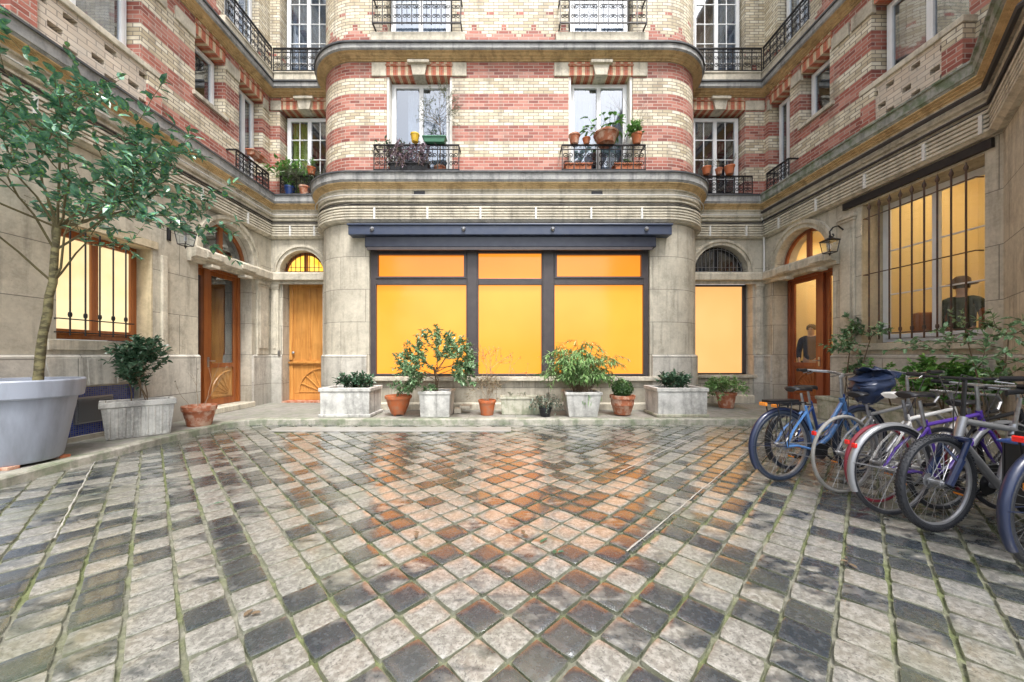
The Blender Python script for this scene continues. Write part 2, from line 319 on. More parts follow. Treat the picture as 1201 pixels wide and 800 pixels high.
# ------------------------------------------------------------------ mesh builder
class MB:
    def __init__(s): s.v = []; s.f = []; s.uv = {}
    def add(s, vs, fs, uvs=None):
        b = len(s.v); s.v += [tuple(v) for v in vs]
        for k, f in enumerate(fs):
            if uvs: s.uv[len(s.f)] = uvs[k]
            s.f.append(tuple(i+b for i in f))
    def quad(s, a, b, c, d, uv=None): s.add([a, b, c, d], [(0, 1, 2, 3)], [uv] if uv else None)
    def box(s, a, b):
        (x0, y0, z0), (x1, y1, z1) = a, b
        s.add([(x0,y0,z0),(x1,y0,z0),(x1,y1,z0),(x0,y1,z0),(x0,y0,z1),(x1,y0,z1),(x1,y1,z1),(x0,y1,z1)],
              [(0,3,2,1),(4,5,6,7),(0,1,5,4),(1,2,6,5),(2,3,7,6),(3,0,4,7)])
    def hull8(s, p): s.add(p, [(0,3,2,1),(4,5,6,7),(0,1,5,4),(1,2,6,5),(2,3,7,6),(3,0,4,7)])
    def lbox(s, fr, s0, s1, o0, o1, z0, z1):
        p = [fr(a, o, z) for z in (z0, z1) for a, o in ((s0, o1), (s1, o1), (s1, o0), (s0, o0))]
        s.hull8(p)
    def tube(s, pts, r, n=6, cap=True):
        pts = [V(p) for p in pts]
        if len(pts) < 2: return
        rr = r if isinstance(r, (list, tuple)) else [r]*len(pts)
        t0 = (pts[1]-pts[0]).normalized(); a = V((0,0,1)) if abs(t0.z) < .9 else V((1,0,0))
        u = t0.cross(a).normalized(); b = len(s.v); m = len(pts)
        for i, p in enumerate(pts):
            t = (pts[min(i+1, m-1)] - pts[max(i-1, 0)]).normalized()
            u = (u - t*u.dot(t)); u = u.normalized() if u.length > 1e-6 else t.orthogonal().normalized()
            w = t.cross(u)
            for k in range(n):
                q = 2*PI*k/n; s.v.append(tuple(p + (u*math.cos(q)+w*math.sin(q))*rr[i]))
        for i in range(m-1):
            for k in range(n):
                s.f.append((b+i*n+k, b+i*n+(k+1) % n, b+(i+1)*n+(k+1) % n, b+(i+1)*n+k))
        if cap:
            s.f.append(tuple(b+k for k in reversed(range(n)))); s.f.append(tuple(b+(m-1)*n+k for k in range(n)))
    def lathe(s, prof, c=(0,0,0), n=32, sx=1, sy=1, closed=False):
        b = len(s.v); m = len(prof)
        for r, z in prof:
            for k in range(n):
                q = 2*PI*k/n; s.v.append((c[0]+r*sx*math.cos(q), c[1]+r*sy*math.sin(q), c[2]+z))
        for i in range(m-1):
            for k in range(n):
                s.f.append((b+i*n+k, b+i*n+(k+1) % n, b+(i+1)*n+(k+1) % n, b+(i+1)*n+k))
        if prof[0][0] > 1e-4: s.f.append(tuple(b+k for k in reversed(range(n))))
        if prof[-1][0] > 1e-4 and not closed: s.f.append(tuple(b+(m-1)*n+k for k in range(n)))
    def leaf(s, p, d, up, L, W, bend=.25):
        d = d.normalized(); side = d.cross(up)
        side = side.normalized() if side.length > 1e-4 else d.orthogonal().normalized()
        nn = side.cross(d)
        a = p; tip = p + d*L - nn*L*bend
        if L < .05:
            m = p + d*L*.5; l = m + side*W*.5 + nn*W*.12; r = m - side*W*.5 + nn*W*.12
            s.add([a, l, tip, r], [(0, 3, 2), (0, 2, 1)]); return
        m1 = p + d*L*.28 + nn*W*.10; m2 = p + d*L*.68 + nn*(W*.10 - L*bend*.35)
        c = p + d*L*.5 - nn*(L*bend*.18 + W*.05)
        s.add([a, m1+side*W*.46, m2+side*W*.40, tip, m2-side*W*.40, m1-side*W*.46, c], [(0, 6, 2, 1), (6, 3, 2), (0, 5, 4, 6), (6, 4, 3)])
    def build(s, name, m, parent=None, smooth=False, bevel=0, ang=35, loc=None):
        me = bpy.data.meshes.new(name); me.from_pydata(s.v, [], s.f)
        uvl = me.uv_layers.new(name='UVMap'); d = uvl.data
        for p in me.polygons:
            c = s.uv.get(p.index)
            if c:
                for k, li in enumerate(p.loop_indices): d[li].uv = c[k]
            else:
                n = p.normal
                for li in p.loop_indices:
                    x, y, z = s.v[me.loops[li].vertex_index]
                    d[li].uv = (x, y) if abs(n.z) > .7 else ((y, z) if abs(n.x) > abs(n.y) else (x, z))
        if smooth:
            me.polygons.foreach_set('use_smooth', [True]*len(me.polygons))
            me.set_sharp_from_angle(angle=R(ang))
        me.materials.append(m)
        o = bpy.data.objects.new(name, me); COL.objects.link(o)
        if parent: o.parent = parent
        if loc: o.location = loc
        if bevel:
            bm_ = o.modifiers.new('Bevel', 'BEVEL'); bm_.width = bevel; bm_.segments = 2; bm_.limit_method = 'ANGLE'; bm_.angle_limit = R(40)
        return o

def tag(o, label, cat, group=None, kind=None):
    if label: o['label'] = label
    if cat: o['category'] = cat
    if group: o['group'] = group
    if kind: o['kind'] = kind
    return o
def thing(name, label, cat, loc=(0,0,0), rz=0, group=None):
    o = bpy.data.objects.new(name, None); COL.objects.link(o); o.empty_display_size = .1
    o.location = loc; o.rotation_euler = (0, 0, rz)
    return tag(o, label, cat, group)
def struct(o): o['kind'] = 'structure'; return o

class Fr:
    """local wall frame: s along wall, o out towards the courtyard, z up"""
    def __init__(f, p0, d): f.p = V((p0[0], p0[1])); f.d = V(d).normalized(); f.n = V((f.d.y, -f.d.x))
    def __call__(f, s, o, z):
        q = f.p + f.d*s + f.n*o; return (q.x, q.y, z)

# ------------------------------------------------------------------ plan of the courtyard walls
XL, XR, YB, YF = -5.96, 6.42, 8.95, 7.85
RB = 1.10
def arc(cx, cy, r, a0, a1, n=14): return [(cx+r*math.cos(R(a0+(a1-a0)*i/n)), cy+r*math.sin(R(a0+(a1-a0)*i/n))) for i in range(n+1)]
CXL, CXR = -3.40, 3.46
bayL = arc(CXL, YB, RB, 180, 270); bayR = arc(CXR, YB, RB, 270, 360)
FULL = [(XL, -3), (XL, YB)] + bayL + bayR + [(XR, YB), (XR, 4.62), (5.3, 3.5), (5.3, -3)]
IL = 1; IR = 2+len(bayL)+len(bayR)
def miters(path):
    out = []
    for i in range(len(path)):
        ds = []
        if i > 0: ds.append((V(path[i])-V(path[i-1])).normalized())
        if i < len(path)-1: ds.append((V(path[i+1])-V(path[i])).normalized())
        ns = [V((d.y, -d.x)) for d in ds]
        if len(ns) == 1: out.append(ns[0]); continue
        m = (ns[0]+ns[1]).normalized(); out.append(m/max(.3, m.dot(ns[0])))
    return out
MIT = miters(FULL)
def offs(o, i0=0, i1=None, path=None):
    P = path or FULL; mt = MIT if path is None else miters(P)
    i1 = len(P)-1 if i1 is None else i1
    return [(P[i][0]+mt[i].x*o, P[i][1]+mt[i].y*o) for i in range(i0, i1+1)]
def sweep(mb, prof, i0=0, i1=None, path=None, caps=True):
    P = path or FULL; i1 = len(P)-1 if i1 is None else i1
    rings = [[(x, y, z) for x, y in offs(o, i0, i1, path)] for o, z in prof]
    base = offs(0, i0, i1, path); S = [0]
    for i in range(1, len(base)): S.append(S[-1]+math.dist(base[i], base[i-1]))
    T = [0]
    for k in range(1, len(prof)): T.append(T[-1]+math.dist(prof[k], prof[k-1]))
    for k in range(len(prof)-1):
        for i in range(len(base)-1):
            a, b, c, d = rings[k][i], rings[k][i+1], rings[k+1][i+1], rings[k+1][i]
            mb.quad(a, b, c, d, [(S[i], T[k]), (S[i+1], T[k]), (S[i+1], T[k+1]), (S[i], T[k+1])])
    if caps:
        mb.add([r[0] for r in rings], [tuple(range(len(rings)))]); mb.add([r[-1] for r in rings], [tuple(reversed(range(len(rings))))])
WINGS = [(0, IL), (IL, IR), (IR, len(FULL)-1)]

def wall(name, path, z0, z1, ops, depth, m, parent, s_off=0.0, arches=(), uvoff=0):
    """ops: rectangular openings (s0,s1,za,zb); arches: (centre s, spring z, radius)"""
    S = [0]
    for i in range(1, len(path)): S.append(S[-1]+math.dist(path[i], path[i-1]))
    def at(s):
        for i in range(len(path)-1):
            if s <= S[i+1]+1e-6 or i == len(path)-2:
                t = (s-S[i])/(S[i+1]-S[i]); a, b = V(path[i]), V(path[i+1]); d = (b-a).normalized()
                return a+(b-a)*t, V((d.y, -d.x))
    allops = list(ops) + [(c-r, c+r, z, z+r) for c, z, r in arches]
    ss = sorted(set([round(x, 5) for x in S] + [round(x, 5) for o in allops for x in o[:2]]))
    zs = sorted(set([z0, z1] + [x for o in allops for x in o[2:] if z0 < x < z1]))
    mb = MB()
    for i in range(len(ss)-1):
        for k in range(len(zs)-1):
            sm, zm = (ss[i]+ss[i+1])/2, (zs[k]+zs[k+1])/2
            if any(o[0] < sm < o[1] and o[2] < zm < o[3] for o in allops): continue
            a, _ = at(ss[i]); b, _ = at(ss[i+1])
            u0, u1 = ss[i]+uvoff, ss[i+1]+uvoff
            mb.quad((a.x, a.y, zs[k]), (b.x, b.y, zs[k]), (b.x, b.y, zs[k+1]), (a.x, a.y, zs[k+1]),
                    [(u0, zs[k]), (u1, zs[k]), (u1, zs[k+1]), (u0, zs[k+1])])
    for s0, s1, za, zb in ops:
        za_, zb_ = max(za, z0), min(zb, z1)
        a, n = at(s0+1e-4); b, _ = at(s1-1e-4); ai, bi = a-n*depth, b-n*depth
        P = lambda q, z: (q.x, q.y, z)
        mb.quad(P(ai, za_), P(a, za_), P(a, zb_), P(ai, zb_), [(s0+uvoff-depth, za_), (s0+uvoff, za_), (s0+uvoff, zb_), (s0+uvoff-depth, zb_)])
        mb.quad(P(b, za_), P(bi, za_), P(bi, zb_), P(b, zb_), [(s1+uvoff, za_), (s1+uvoff+depth, za_), (s1+uvoff+depth, zb_), (s1+uvoff, zb_)])
        mb.quad(P(a, zb_), P(b, zb_), P(bi, zb_), P(ai, zb_)); mb.quad(P(a, za_), P(ai, za_), P(bi, za_), P(b, za_))
    for c, z, r in arches:
        N = 20; pa = [(c+r*math.cos(PI-PI*i/N), z+r*math.sin(PI-PI*i/N)) for i in range(N+1)]
        for i in range(N):
            (sa, za), (sb, zb) = pa[i], pa[i+1]
            a, n = at(sa); b, _ = at(sb)
            mb.quad((a.x, a.y, za), (b.x, b.y, zb), (b.x, b.y, z+r), (a.x, a.y, z+r), [(sa, za), (sb, zb), (sb, z+r), (sa, z+r)])
            ai, bi = a-n*depth, b-n*depth
            mb.quad((a.x, a.y, za), (ai.x, ai.y, za), (bi.x, bi.y, zb), (b.x, b.y, zb))
    return mb.build(name, m, parent)

# ------------------------------------------------------------------ buildings
wingL = thing('apartment_wing', 'left wing of the courtyard, brick above pale stone, behind the tub tree', 'building', (XL-2, 3, 0), 0, 'wings round the courtyard')
wingB = thing('apartment_building', 'back building with rounded brick bay above the wide orange lit shop window', 'building', (0, YB+1, 0), 0, 'wings round the courtyard')
wingR = thing('apartment_wing', 'right wing of the courtyard, brick above pale stone, behind the bicycles', 'building', (XR+2, 5, 0), 0, 'wings round the courtyard')
WP = [wingL, wingB, wingR]
bpy.context.view_layer.update()
for w in WP: w['_loc'] = 1
def inv(o):      # keep world coordinates for meshes built in place under a moved Empty
    p = o.parent
    off = V((0, 0, 0))
    while p: off += V(p.location); p = p.parent
    o.location = V(o.location) - off; return o
_build = MB.build
def build(s, name, m, parent=None, **kw):
    o = _build(s, name, m, parent, **kw)
    root = parent
    while root and root.parent: root = root.parent
    if root in WP and not parent.get('_sub'):
        if parent in WP: o.location = -V(parent.location)
    return o
MB.build = build
for w in WP: del w['_loc']

fL = Fr((XL, 0), (0, 1))         # s = Y
fRec = Fr((0, YB), (1, 0))       # s = X
fBay = Fr((0, YF), (1, 0))
fR = Fr((XR, 0), (0, -1))        # s = -Y
GD = .46
bayarc = sum(math.dist(bayL[i], bayL[i+1]) for i in range(len(bayL)-1))
BS = bayarc - CXL                # s = X + BS on bay wall
bay = bayL + bayR
ZG = 4.24
# ground storey
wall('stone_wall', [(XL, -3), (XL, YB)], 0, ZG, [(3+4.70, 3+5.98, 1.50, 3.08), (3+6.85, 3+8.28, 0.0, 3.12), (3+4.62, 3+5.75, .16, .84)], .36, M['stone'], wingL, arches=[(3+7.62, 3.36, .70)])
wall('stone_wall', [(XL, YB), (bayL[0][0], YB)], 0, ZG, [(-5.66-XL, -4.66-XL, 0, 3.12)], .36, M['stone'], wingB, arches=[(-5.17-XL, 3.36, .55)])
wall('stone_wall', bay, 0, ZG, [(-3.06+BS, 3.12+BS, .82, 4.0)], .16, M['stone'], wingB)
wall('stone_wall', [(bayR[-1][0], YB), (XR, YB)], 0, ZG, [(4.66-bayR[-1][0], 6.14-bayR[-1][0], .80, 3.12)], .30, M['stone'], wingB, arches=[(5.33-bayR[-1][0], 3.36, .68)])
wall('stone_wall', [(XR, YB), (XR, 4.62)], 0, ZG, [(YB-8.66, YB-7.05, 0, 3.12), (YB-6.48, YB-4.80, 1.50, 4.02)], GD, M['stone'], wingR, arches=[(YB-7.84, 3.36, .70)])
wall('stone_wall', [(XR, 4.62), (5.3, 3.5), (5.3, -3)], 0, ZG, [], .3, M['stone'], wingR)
# brick storeys, set back a little
bo = -.05
pL = offs(bo, 0, 1); pRecL = offs(bo, 1, 2); pBay = offs(bo, 2, IR-1); pRecR = offs(bo, IR-1, IR); pR = offs(bo, IR, IR+1); pN = offs(bo, IR+1, IR+3)
bayarc2 = sum(math.dist(pBay[i], pBay[i+1]) for i in range(len(bayL)-1)); BS2 = bayarc2 - CXL
BD = .32
LT = 7.78
Z2 = 8.42
TOP = 12.2
W1 = [(-2.70, -1.24), (1.34, 2.76)]
def bricks(z0, z1, up):
    zb = 8.40 if up else None
    if not up:
        wall('brick_wall', pL, z0, z1, [(3+4.30, 3+5.83, 6.0, LT), (3+6.84, 3+7.56, 6.34, LT), (3+7.96, 3+8.72, 5.22, LT)], BD, M['brick'], wingL)
        wall('brick_wall', pRecL, z0, z1, [(.24, 1.44, 5.22, LT)], BD, M['brick'], wingB)
        wall('brick_wall', pBay, z0, z1, [(a+BS2, b+BS2, 5.22, LT) for a, b in W1], BD, M['brick'], wingB)
        s0 = pRecR[0][0]
        wall('brick_wall', pRecR, z0, z1, [(4.68-s0, 5.98-s0, 5.22, LT)], BD, M['brick'], wingB)
        wall('brick_wall', pR, z0, z1, [(YB-8.80, YB-8.14, 5.22, LT), (YB-7.86, YB-7.12, 6.36, LT), (YB-6.30, YB-4.95, 6.0, LT)], BD, M['brick'], wingR)
    else:
        wall('brick_wall', pL, z0, z1, [(3+4.3, 3+5.8, 8.9, 11), (3+7.55, 3+8.6, 8.2, 10.9)], BD, M['brick'], wingL)
        wall('brick_wall', pRecL, z0, z1, [(.24, 1.44, 8.2, 10.9)], BD, M['brick'], wingB)
        wall('brick_wall', pBay, z0, z1, [(a+BS2, b+BS2, 8.35, 10.9) for a, b in W1], BD, M['brick'], wingB)
        s0 = pRecR[0][0]
        wall('brick_wall', pRecR, z0, z1, [(4.68-s0, 5.98-s0, 8.2, 10.9)], BD, M['brick'], wingB)
        wall('brick_wall', pR, z0, z1, [(YB-8.5, YB-7.6, 8.2, 10.9), (YB-6.2, YB-4.9, 8.9, 11)], BD, M['brick'], wingR)
    wall('brick_wall', pN, z0, z1, [], BD, M['brick'], wingR)
bricks(5.1, 7.86, False); bricks(7.86, TOP, True)

# cornices (each wing its own length, mitred at the inner corners)
prof_frieze = [(-.02, 4.20), (.06, 4.20), (.09, 4.23)]
z = 4.245
for k in range(4):
    prof_frieze += [(.12, z), (.12, z+.034), (.085, z+.040), (.085, z+.056)]; z += .060
prof_frieze += [(.13, z), (.13, z+.035), (.05, z+.05), (.05, 4.62)]
prof_mould = [(.05, 4.62), (.10, 4.63), (.10, 4.66), (.075, 4.67), (.075, 4.695), (.12, 4.71), (.12, 4.75), (.09, 4.76), (.09, 4.86), (.12, 4.87), (.12, 4.89)]
prof_cove = [(.12, 4.89), (.125, 4.91), (.145, 4.92), (.145, 4.94), (.18, 4.955), (.18, 4.97), (.225, 4.985), (.225, 5.0)]
prof_fascia = [(.225, 5.0), (.24, 5.02), (.24, 5.03), (.255, 5.04), (.255, 5.175), (.265, 5.18)]
prof_cap = [(.265, 5.18), (.285, 5.185), (.285, 5.215), (.15, 5.225), (-.1, 5.24)]
p2_cove = [(-.06, 7.79), (-.02, 7.79), (-.02, 7.81), (.02, 7.82), (.02, 7.84), (.06, 7.85), (.085, 7.865), (.085, 7.88), (.14, 7.89)]
p2_fascia = [(.14, 7.89), (.155, 7.90), (.155, 7.91), (.17, 7.92), (.17, 8.02)]
p2_cap = [(.17, 8.02), (.20, 8.025), (.20, 8.06), (.1, 8.07), (-.1, 8.08)]
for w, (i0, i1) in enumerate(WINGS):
    for nm, pr, m in (('frieze', prof_frieze, 'trim'), ('moulding', prof_mould, 'trim'), ('cornice', prof_cove, 'soffit_glow'),
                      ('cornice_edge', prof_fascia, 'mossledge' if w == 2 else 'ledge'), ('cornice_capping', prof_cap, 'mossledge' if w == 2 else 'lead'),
                      ('cornice', p2_cove, 'soffit_glow'), ('cornice_edge', p2_fascia, 'ledge'), ('cornice_capping', p2_cap, 'lead')):
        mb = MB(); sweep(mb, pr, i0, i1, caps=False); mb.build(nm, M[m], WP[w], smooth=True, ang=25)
    # plinth and base course in separate pieces between the doors
def strip(path, prof, m, parent, name):
    mb = MB(); sweep(mb, prof, path=path); return mb.build(name, M[m], parent, smooth=True, ang=30)
PL = [(-.01, 0), (.05, 0), (.05, 1.27), (.02, 1.30), (-.01, 1.30)]
PLl = [(-.01, 1.0), (.05, 1.0), (.05, 1.27), (.02, 1.30), (-.01, 1.30)]
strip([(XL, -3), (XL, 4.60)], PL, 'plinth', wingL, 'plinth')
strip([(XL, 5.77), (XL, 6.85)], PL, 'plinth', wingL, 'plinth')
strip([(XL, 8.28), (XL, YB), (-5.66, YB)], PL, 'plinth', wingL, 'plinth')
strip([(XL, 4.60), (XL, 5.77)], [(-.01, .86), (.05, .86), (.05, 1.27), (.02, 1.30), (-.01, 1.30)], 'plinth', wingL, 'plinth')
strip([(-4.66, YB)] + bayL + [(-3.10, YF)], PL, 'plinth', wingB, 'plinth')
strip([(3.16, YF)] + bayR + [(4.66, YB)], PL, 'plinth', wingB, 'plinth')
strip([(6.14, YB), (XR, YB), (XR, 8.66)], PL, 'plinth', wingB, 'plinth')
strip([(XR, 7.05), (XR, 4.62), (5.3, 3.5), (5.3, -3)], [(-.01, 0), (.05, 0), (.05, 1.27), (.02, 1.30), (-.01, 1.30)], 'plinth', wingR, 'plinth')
BC = [(0, 0), (.10, 0), (.10, .27), (.06, .30), (0, .30)]
strip([(-3.10, YF), (3.16, YF)], [(0, 0), (.09, 0), (.09, .22), (.05, .25), (-.01, .25)], 'trim', wingB, 'base_course')
strip([(4.7, YB), (6.12, YB)], BC, 'trim', wingB, 'base_course')
# sills
mb = MB(); mb.lbox(fBay, -3.28, 3.36, -.12, .10, .725, .82); mb.build('window_sill', M['trim'], wingB, bevel=.012)
mb = MB(); mb.lbox(fRec, 4.60, 6.20, -.28, .09, .72, .80); mb.build('window_sill', M['trim'], wingB, bevel=.012)
mb = MB(); mb.lbox(fL, 4.60, 6.02, -.30, .03, 1.36, 1.50); mb.build('window_sill', M['trim'], wingL, bevel=.008)
mb = MB(); mb.lbox(fR, -6.62, -4.70, -.40, .06, 1.38, 1.50); mb.build('window_sill', M['trim'], wingR, bevel=.01)
# hood slabs above the doors, running round both inner corners
HP = [(0, 3.06), (.07, 3.06), (.07, 3.12), (.17, 3.15), (.17, 3.30), (.14, 3.34), (0, 3.36)]
strip([(XL, 6.62), (XL, YB), (bayL[0][0]+.02, YB)], HP, 'trim', wingL, 'door_hood')
strip([(bayR[-1][0]-.02, YB), (XR, YB), (XR, 6.90)], HP, 'trim', wingR, 'door_hood')
def notch(fr, a, b, p):
    mb = MB(); mb.lbox(fr, a, b, .17, .20, 3.17, 3.29); mb.lbox(fr, a+.1, b-.1, .0, .19, 3.0, 3.062); mb.build('hood_block', M['trim'], p, bevel=.01)
notch(fL, 6.85, 7.25, wingL); notch(fL, 7.75, 8.15, wingL); notch(fR, -8.3, -7.9, wingR); notch(fR, -7.4, -7.05, wingR)
# archivolts
def archivolt(fr, c, z, r, p, w=.17):
    mb = MB(); N = 28
    for i in range(N):
        q0, q1 = PI*i/N, PI*(i+1)/N
        for ra, rb, o0, o1 in ((r, r+w*.55, -.03, .035), (r+w*.55, r+w, -.01, .07)):
            P = lambda q, rad, o: fr(c+rad*math.cos(q), o, z+rad*math.sin(q))
            mb.hull8([P(q0, ra, o1), P(q0, rb, o1), P(q0, rb, o0), P(q0, ra, o0), P(q1, ra, o1), P(q1, rb, o1), P(q1, rb, o0), P(q1, ra, o0)])
    mb.build('arch_moulding', M['trim'], p)
archivolt(fL, 7.62, 3.36, .70, wingL); archivolt(fRec, -5.17, 3.36, .55, wingB, .14); archivolt(fRec, 5.33, 3.36, .68, wingB, .14); archivolt(fR, -7.84, 3.36, .70, wingR)
# engaged pilasters by the doors and the barred window
def pilaster(fr, a, b, z0, z1, p, o=.05, cap=True):
    mb = MB(); mb.lbox(fr, a, b, 0, o, z0, z1)
    if b-a > .16:
        mb.lbox(fr, a+.05, b-.05, o, o+.02, z0+.15, z1-.18)
    if cap: mb.lbox(fr, a-.03, b+.03, 0, o+.04, z1, z1+.07); mb.lbox(fr, a-.015, b+.015, 0, o+.02, z1-.05, z1)
    mb.build('pilaster', M['trim'], p, bevel=.012)
pilaster(fL, 8.42, 8.80, 1.3, 2.99, wingL); pilaster(fRec, -5.92, -5.74, 1.3, 2.99, wingB)
pilaster(fRec, 6.20, 6.36, 1.3, 2.99, wingB); pilaster(fR, -6.86, -6.58, 1.5, 3.85, wingR, .04); pilaster(fL, 6.10, 6.20, 1.35, 3.0, wingL, .05, False)

# ---- openings -------------------------------------------------
def sub(o): return o
def grp(name, parent):
    o = bpy.data.objects.new(name, None); COL.objects.link(o); o.parent = parent; return o
def bld(mb, name, m, parent, **kw):
    """mesh in world coordinates below a part of a wing"""
    return _build(mb, name, m, parent, **kw)
def curtain(fr, a, b, o, z0, z1, m, parent, seed=0, gap=None):
    mb = MB(); n = 40; rr = random.Random(seed)
    def col(i):
        s = a+(b-a)*i/n; q = math.sin(i*1.9+seed)*.018+math.sin(i*.7)*.012
        return s, o+q
    for i in range(n):
        if gap and gap[0] < i/n < gap[1]: continue
        s0, o0 = col(i); s1, o1 = col(i+1)
        mb.quad(fr(s0, o0, z0), fr(s1, o1, z0), fr(s1, o1, z1), fr(s0, o0, z1))
    return bld(mb, 'curtain', M[m], parent, smooth=True, ang=80)
def window(wing, fr, s0, s1, z0, z1, inset, leaves=2, rows=1, fm='white', cm='curtain', gm='glass', cols=1, gap=(.42, .58), fw=.055, room=True, seed=1):
    """casement frame mesh is the part; panes and curtain its sub-parts"""
    mb = MB(); o1 = -inset+.05; o0 = -inset
    for a, b, c, d in ((s0, s0+fw, z0, z1), (s1-fw, s1, z0, z1), (s0+fw, s1-fw, z0, z0+fw), (s0+fw, s1-fw, z1-fw, z1)):
        mb.lbox(fr, a, b, o0, o1, c, d)
    w = (s1-s0-2*fw)/leaves; panes = []
    for k in range(leaves):
        a = s0+fw+k*w; b = a+w; c0, c1 = z0+fw, z1-fw; q = .045
        for e in ((a, a+q, c0, c1), (b-q, b, c0, c1), (a+q, b-q, c0, c0+q*1.6), (a+q, b-q, c1-q, c1)):
            mb.lbox(fr, e[0], e[1], o0+.015, o1+.02, e[2], e[3])
        for r_ in range(1, rows):
            zz = c0+(c1-c0)*r_/rows; mb.lbox(fr, a+q, b-q, o0+.02, o1, zz-.011, zz+.011)
        for c_ in range(1, cols):
            sx = a+q+(b-a-2*q)*c_/cols; mb.lbox(fr, sx-.010, sx+.010, o0+.02, o1-.003, c0+q, c1-q)
        panes.append((a+q, b-q, c0+q, c1-q))
    f = mb.build('window', M[fm], wing, bevel=.004)
    for a, b, c, d in panes:
        g = MB(); g.lbox(fr, a, b, o0+.028, o0+.034, c, d); bld(g, 'pane', M[gm], f)
    if cm: curtain(fr, s0+.05, s1-.05, -inset-.10, z0+.05, z1-.05, cm, f, seed, gap)
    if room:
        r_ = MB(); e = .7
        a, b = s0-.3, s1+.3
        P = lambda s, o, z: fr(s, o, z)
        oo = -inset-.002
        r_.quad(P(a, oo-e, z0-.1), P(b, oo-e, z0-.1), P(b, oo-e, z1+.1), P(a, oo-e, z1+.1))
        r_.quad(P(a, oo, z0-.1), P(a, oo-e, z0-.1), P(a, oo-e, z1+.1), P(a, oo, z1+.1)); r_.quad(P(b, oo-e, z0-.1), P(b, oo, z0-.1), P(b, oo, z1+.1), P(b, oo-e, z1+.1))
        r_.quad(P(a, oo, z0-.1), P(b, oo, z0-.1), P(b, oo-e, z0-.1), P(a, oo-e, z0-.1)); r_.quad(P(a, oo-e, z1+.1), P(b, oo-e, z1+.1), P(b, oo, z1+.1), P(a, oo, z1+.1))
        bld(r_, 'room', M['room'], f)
    return f
def brick_head(wing, fr, s0, s1, z0=7.48, z1=LT, key=True, sides=True, depth=.30):
    mb = MB(); o1 = bo+.012; o0 = bo-depth
    def q4(pts, uvs): mb.quad(*[fr(*p) for p in pts], uvs)
    q4([(s0, o1, z0), (s1, o1, z0), (s1, o1, z1), (s0, o1, z1)], [(s0, 0), (s1, 0), (s1, z1-z0), (s0, z1-z0)])
    q4([(s0, o0, z0), (s1, o0, z0), (s1, o1, z0), (s0, o1, z0)], [(s0, .3), (s1, .3), (s1, 0), (s0, 0)])
    q4([(s0, o0, z0), (s0, o1, z0), (s0, o1, z1), (s0, o0, z1)], None); q4([(s1, o1, z0), (s1, o0, z0), (s1, o0, z1), (s1, o1, z1)], None)
    mb.build('brick_lintel', M['lintel'], wing)
    c = (s0+s1)/2
    b = MB(); b.lbox(fr, s0-.02, s1+.02, bo+.012, bo+.03, z1-.10, z1-.06)
    b.build('lintel_drip', M['terra'], wing)
    if key:
        k = MB(); P = []
        for o in (bo+.07, bo-.24):
            P.append([fr(c-.13, o, z0-.03), fr(c+.13, o, z0-.03), fr(c+.20, o, z1), fr(c-.20, o, z1)])
        k.add(P[0]+P[1], [(0,1,2,3),(7,6,5,4),(0,4,5,1),(1,5,6,2),(2,6,7,3),(3,7,4,0)])
        k.lbox(fr, c-.24, c+.24, bo, bo+.12, z1-.09, z1-.02); k.build('keystone', M['trim'], wing, bevel=.01)
    if sides:
        for a, b_ in ((s0-.32, s0-.002), (s1+.002, s1+.32)):
            k = MB(); k.lbox(fr, a, b_, bo-.05, bo+.03, z0-.02, z1-.02); k.build('springer_stone', M['trim'], wing, bevel=.01)
def scroll(mb, fr, s, o, z, r, turn=1.4, flip=1, up=1, t=.0085):
    pts = []
    for i in range(19):
        q = i/18*turn*2*PI; rr = r*(1-.72*i/18)
        pts.append(fr(s+flip*(rr*math.cos(q)), o, z+up*rr*math.sin(q)))
    mb.tube(pts, t, 4, False)
def railing(wing, fr, s0, s1, o, z0, z1, step=.24, ends=True, m='iron'):
    mb = MB()
    mb.lbox(fr, s0, s1, o-.02, o+.02, z1-.015, z1+.01); mb.lbox(fr, s0, s1, o-.012, o+.012, z0+.03, z0+.05); mb.lbox(fr, s0, s1, o-.01, o+.01, z1-.10, z1-.085)
    if ends:
        for s in (s0, s1):
            mb.lbox(fr, s-.014, s+.014, bo-.05, o+.012, z0+.03, z0+.055) if abs(o) > .1 else None
            mb.lbox(fr, s-.014, s+.014, bo-.05, o+.012, z1-.02, z1+.008) if abs(o) > .1 else None
    n = max(2, round((s1-s0)/(step*.85))); w = (s1-s0)/n
    for i in range(n+1):
        s = s0+i*w; mb.lbox(fr, s-.009, s+.009, o-.009, o+.009, z0, z1)
    h = z1-.09-z0-.05; zc = z0+.05
    for i in range(n):
        c = s0+(i+.5)*w; rr = min(w*.23, h*.24)
        for fx in (-1, 1):
            scroll(mb, fr, c+fx*w*.20, o, zc+h*.28, rr, 1.4, -fx, 1)
            scroll(mb, fr, c+fx*w*.20, o, zc+h*.72, rr, 1.4, -fx, -1)
        mb.tube([fr(c, o, z0+.05), fr(c, o, z1-.09)], .006, 4, False)
        for k in range(3):
            scroll(mb, fr, s0+(i+(k+.5)/3)*w, o, z1-.05, min(.03, w/8), 1, 1, 1, .005)
    return mb.build('balcony_railing', M[m], wing)

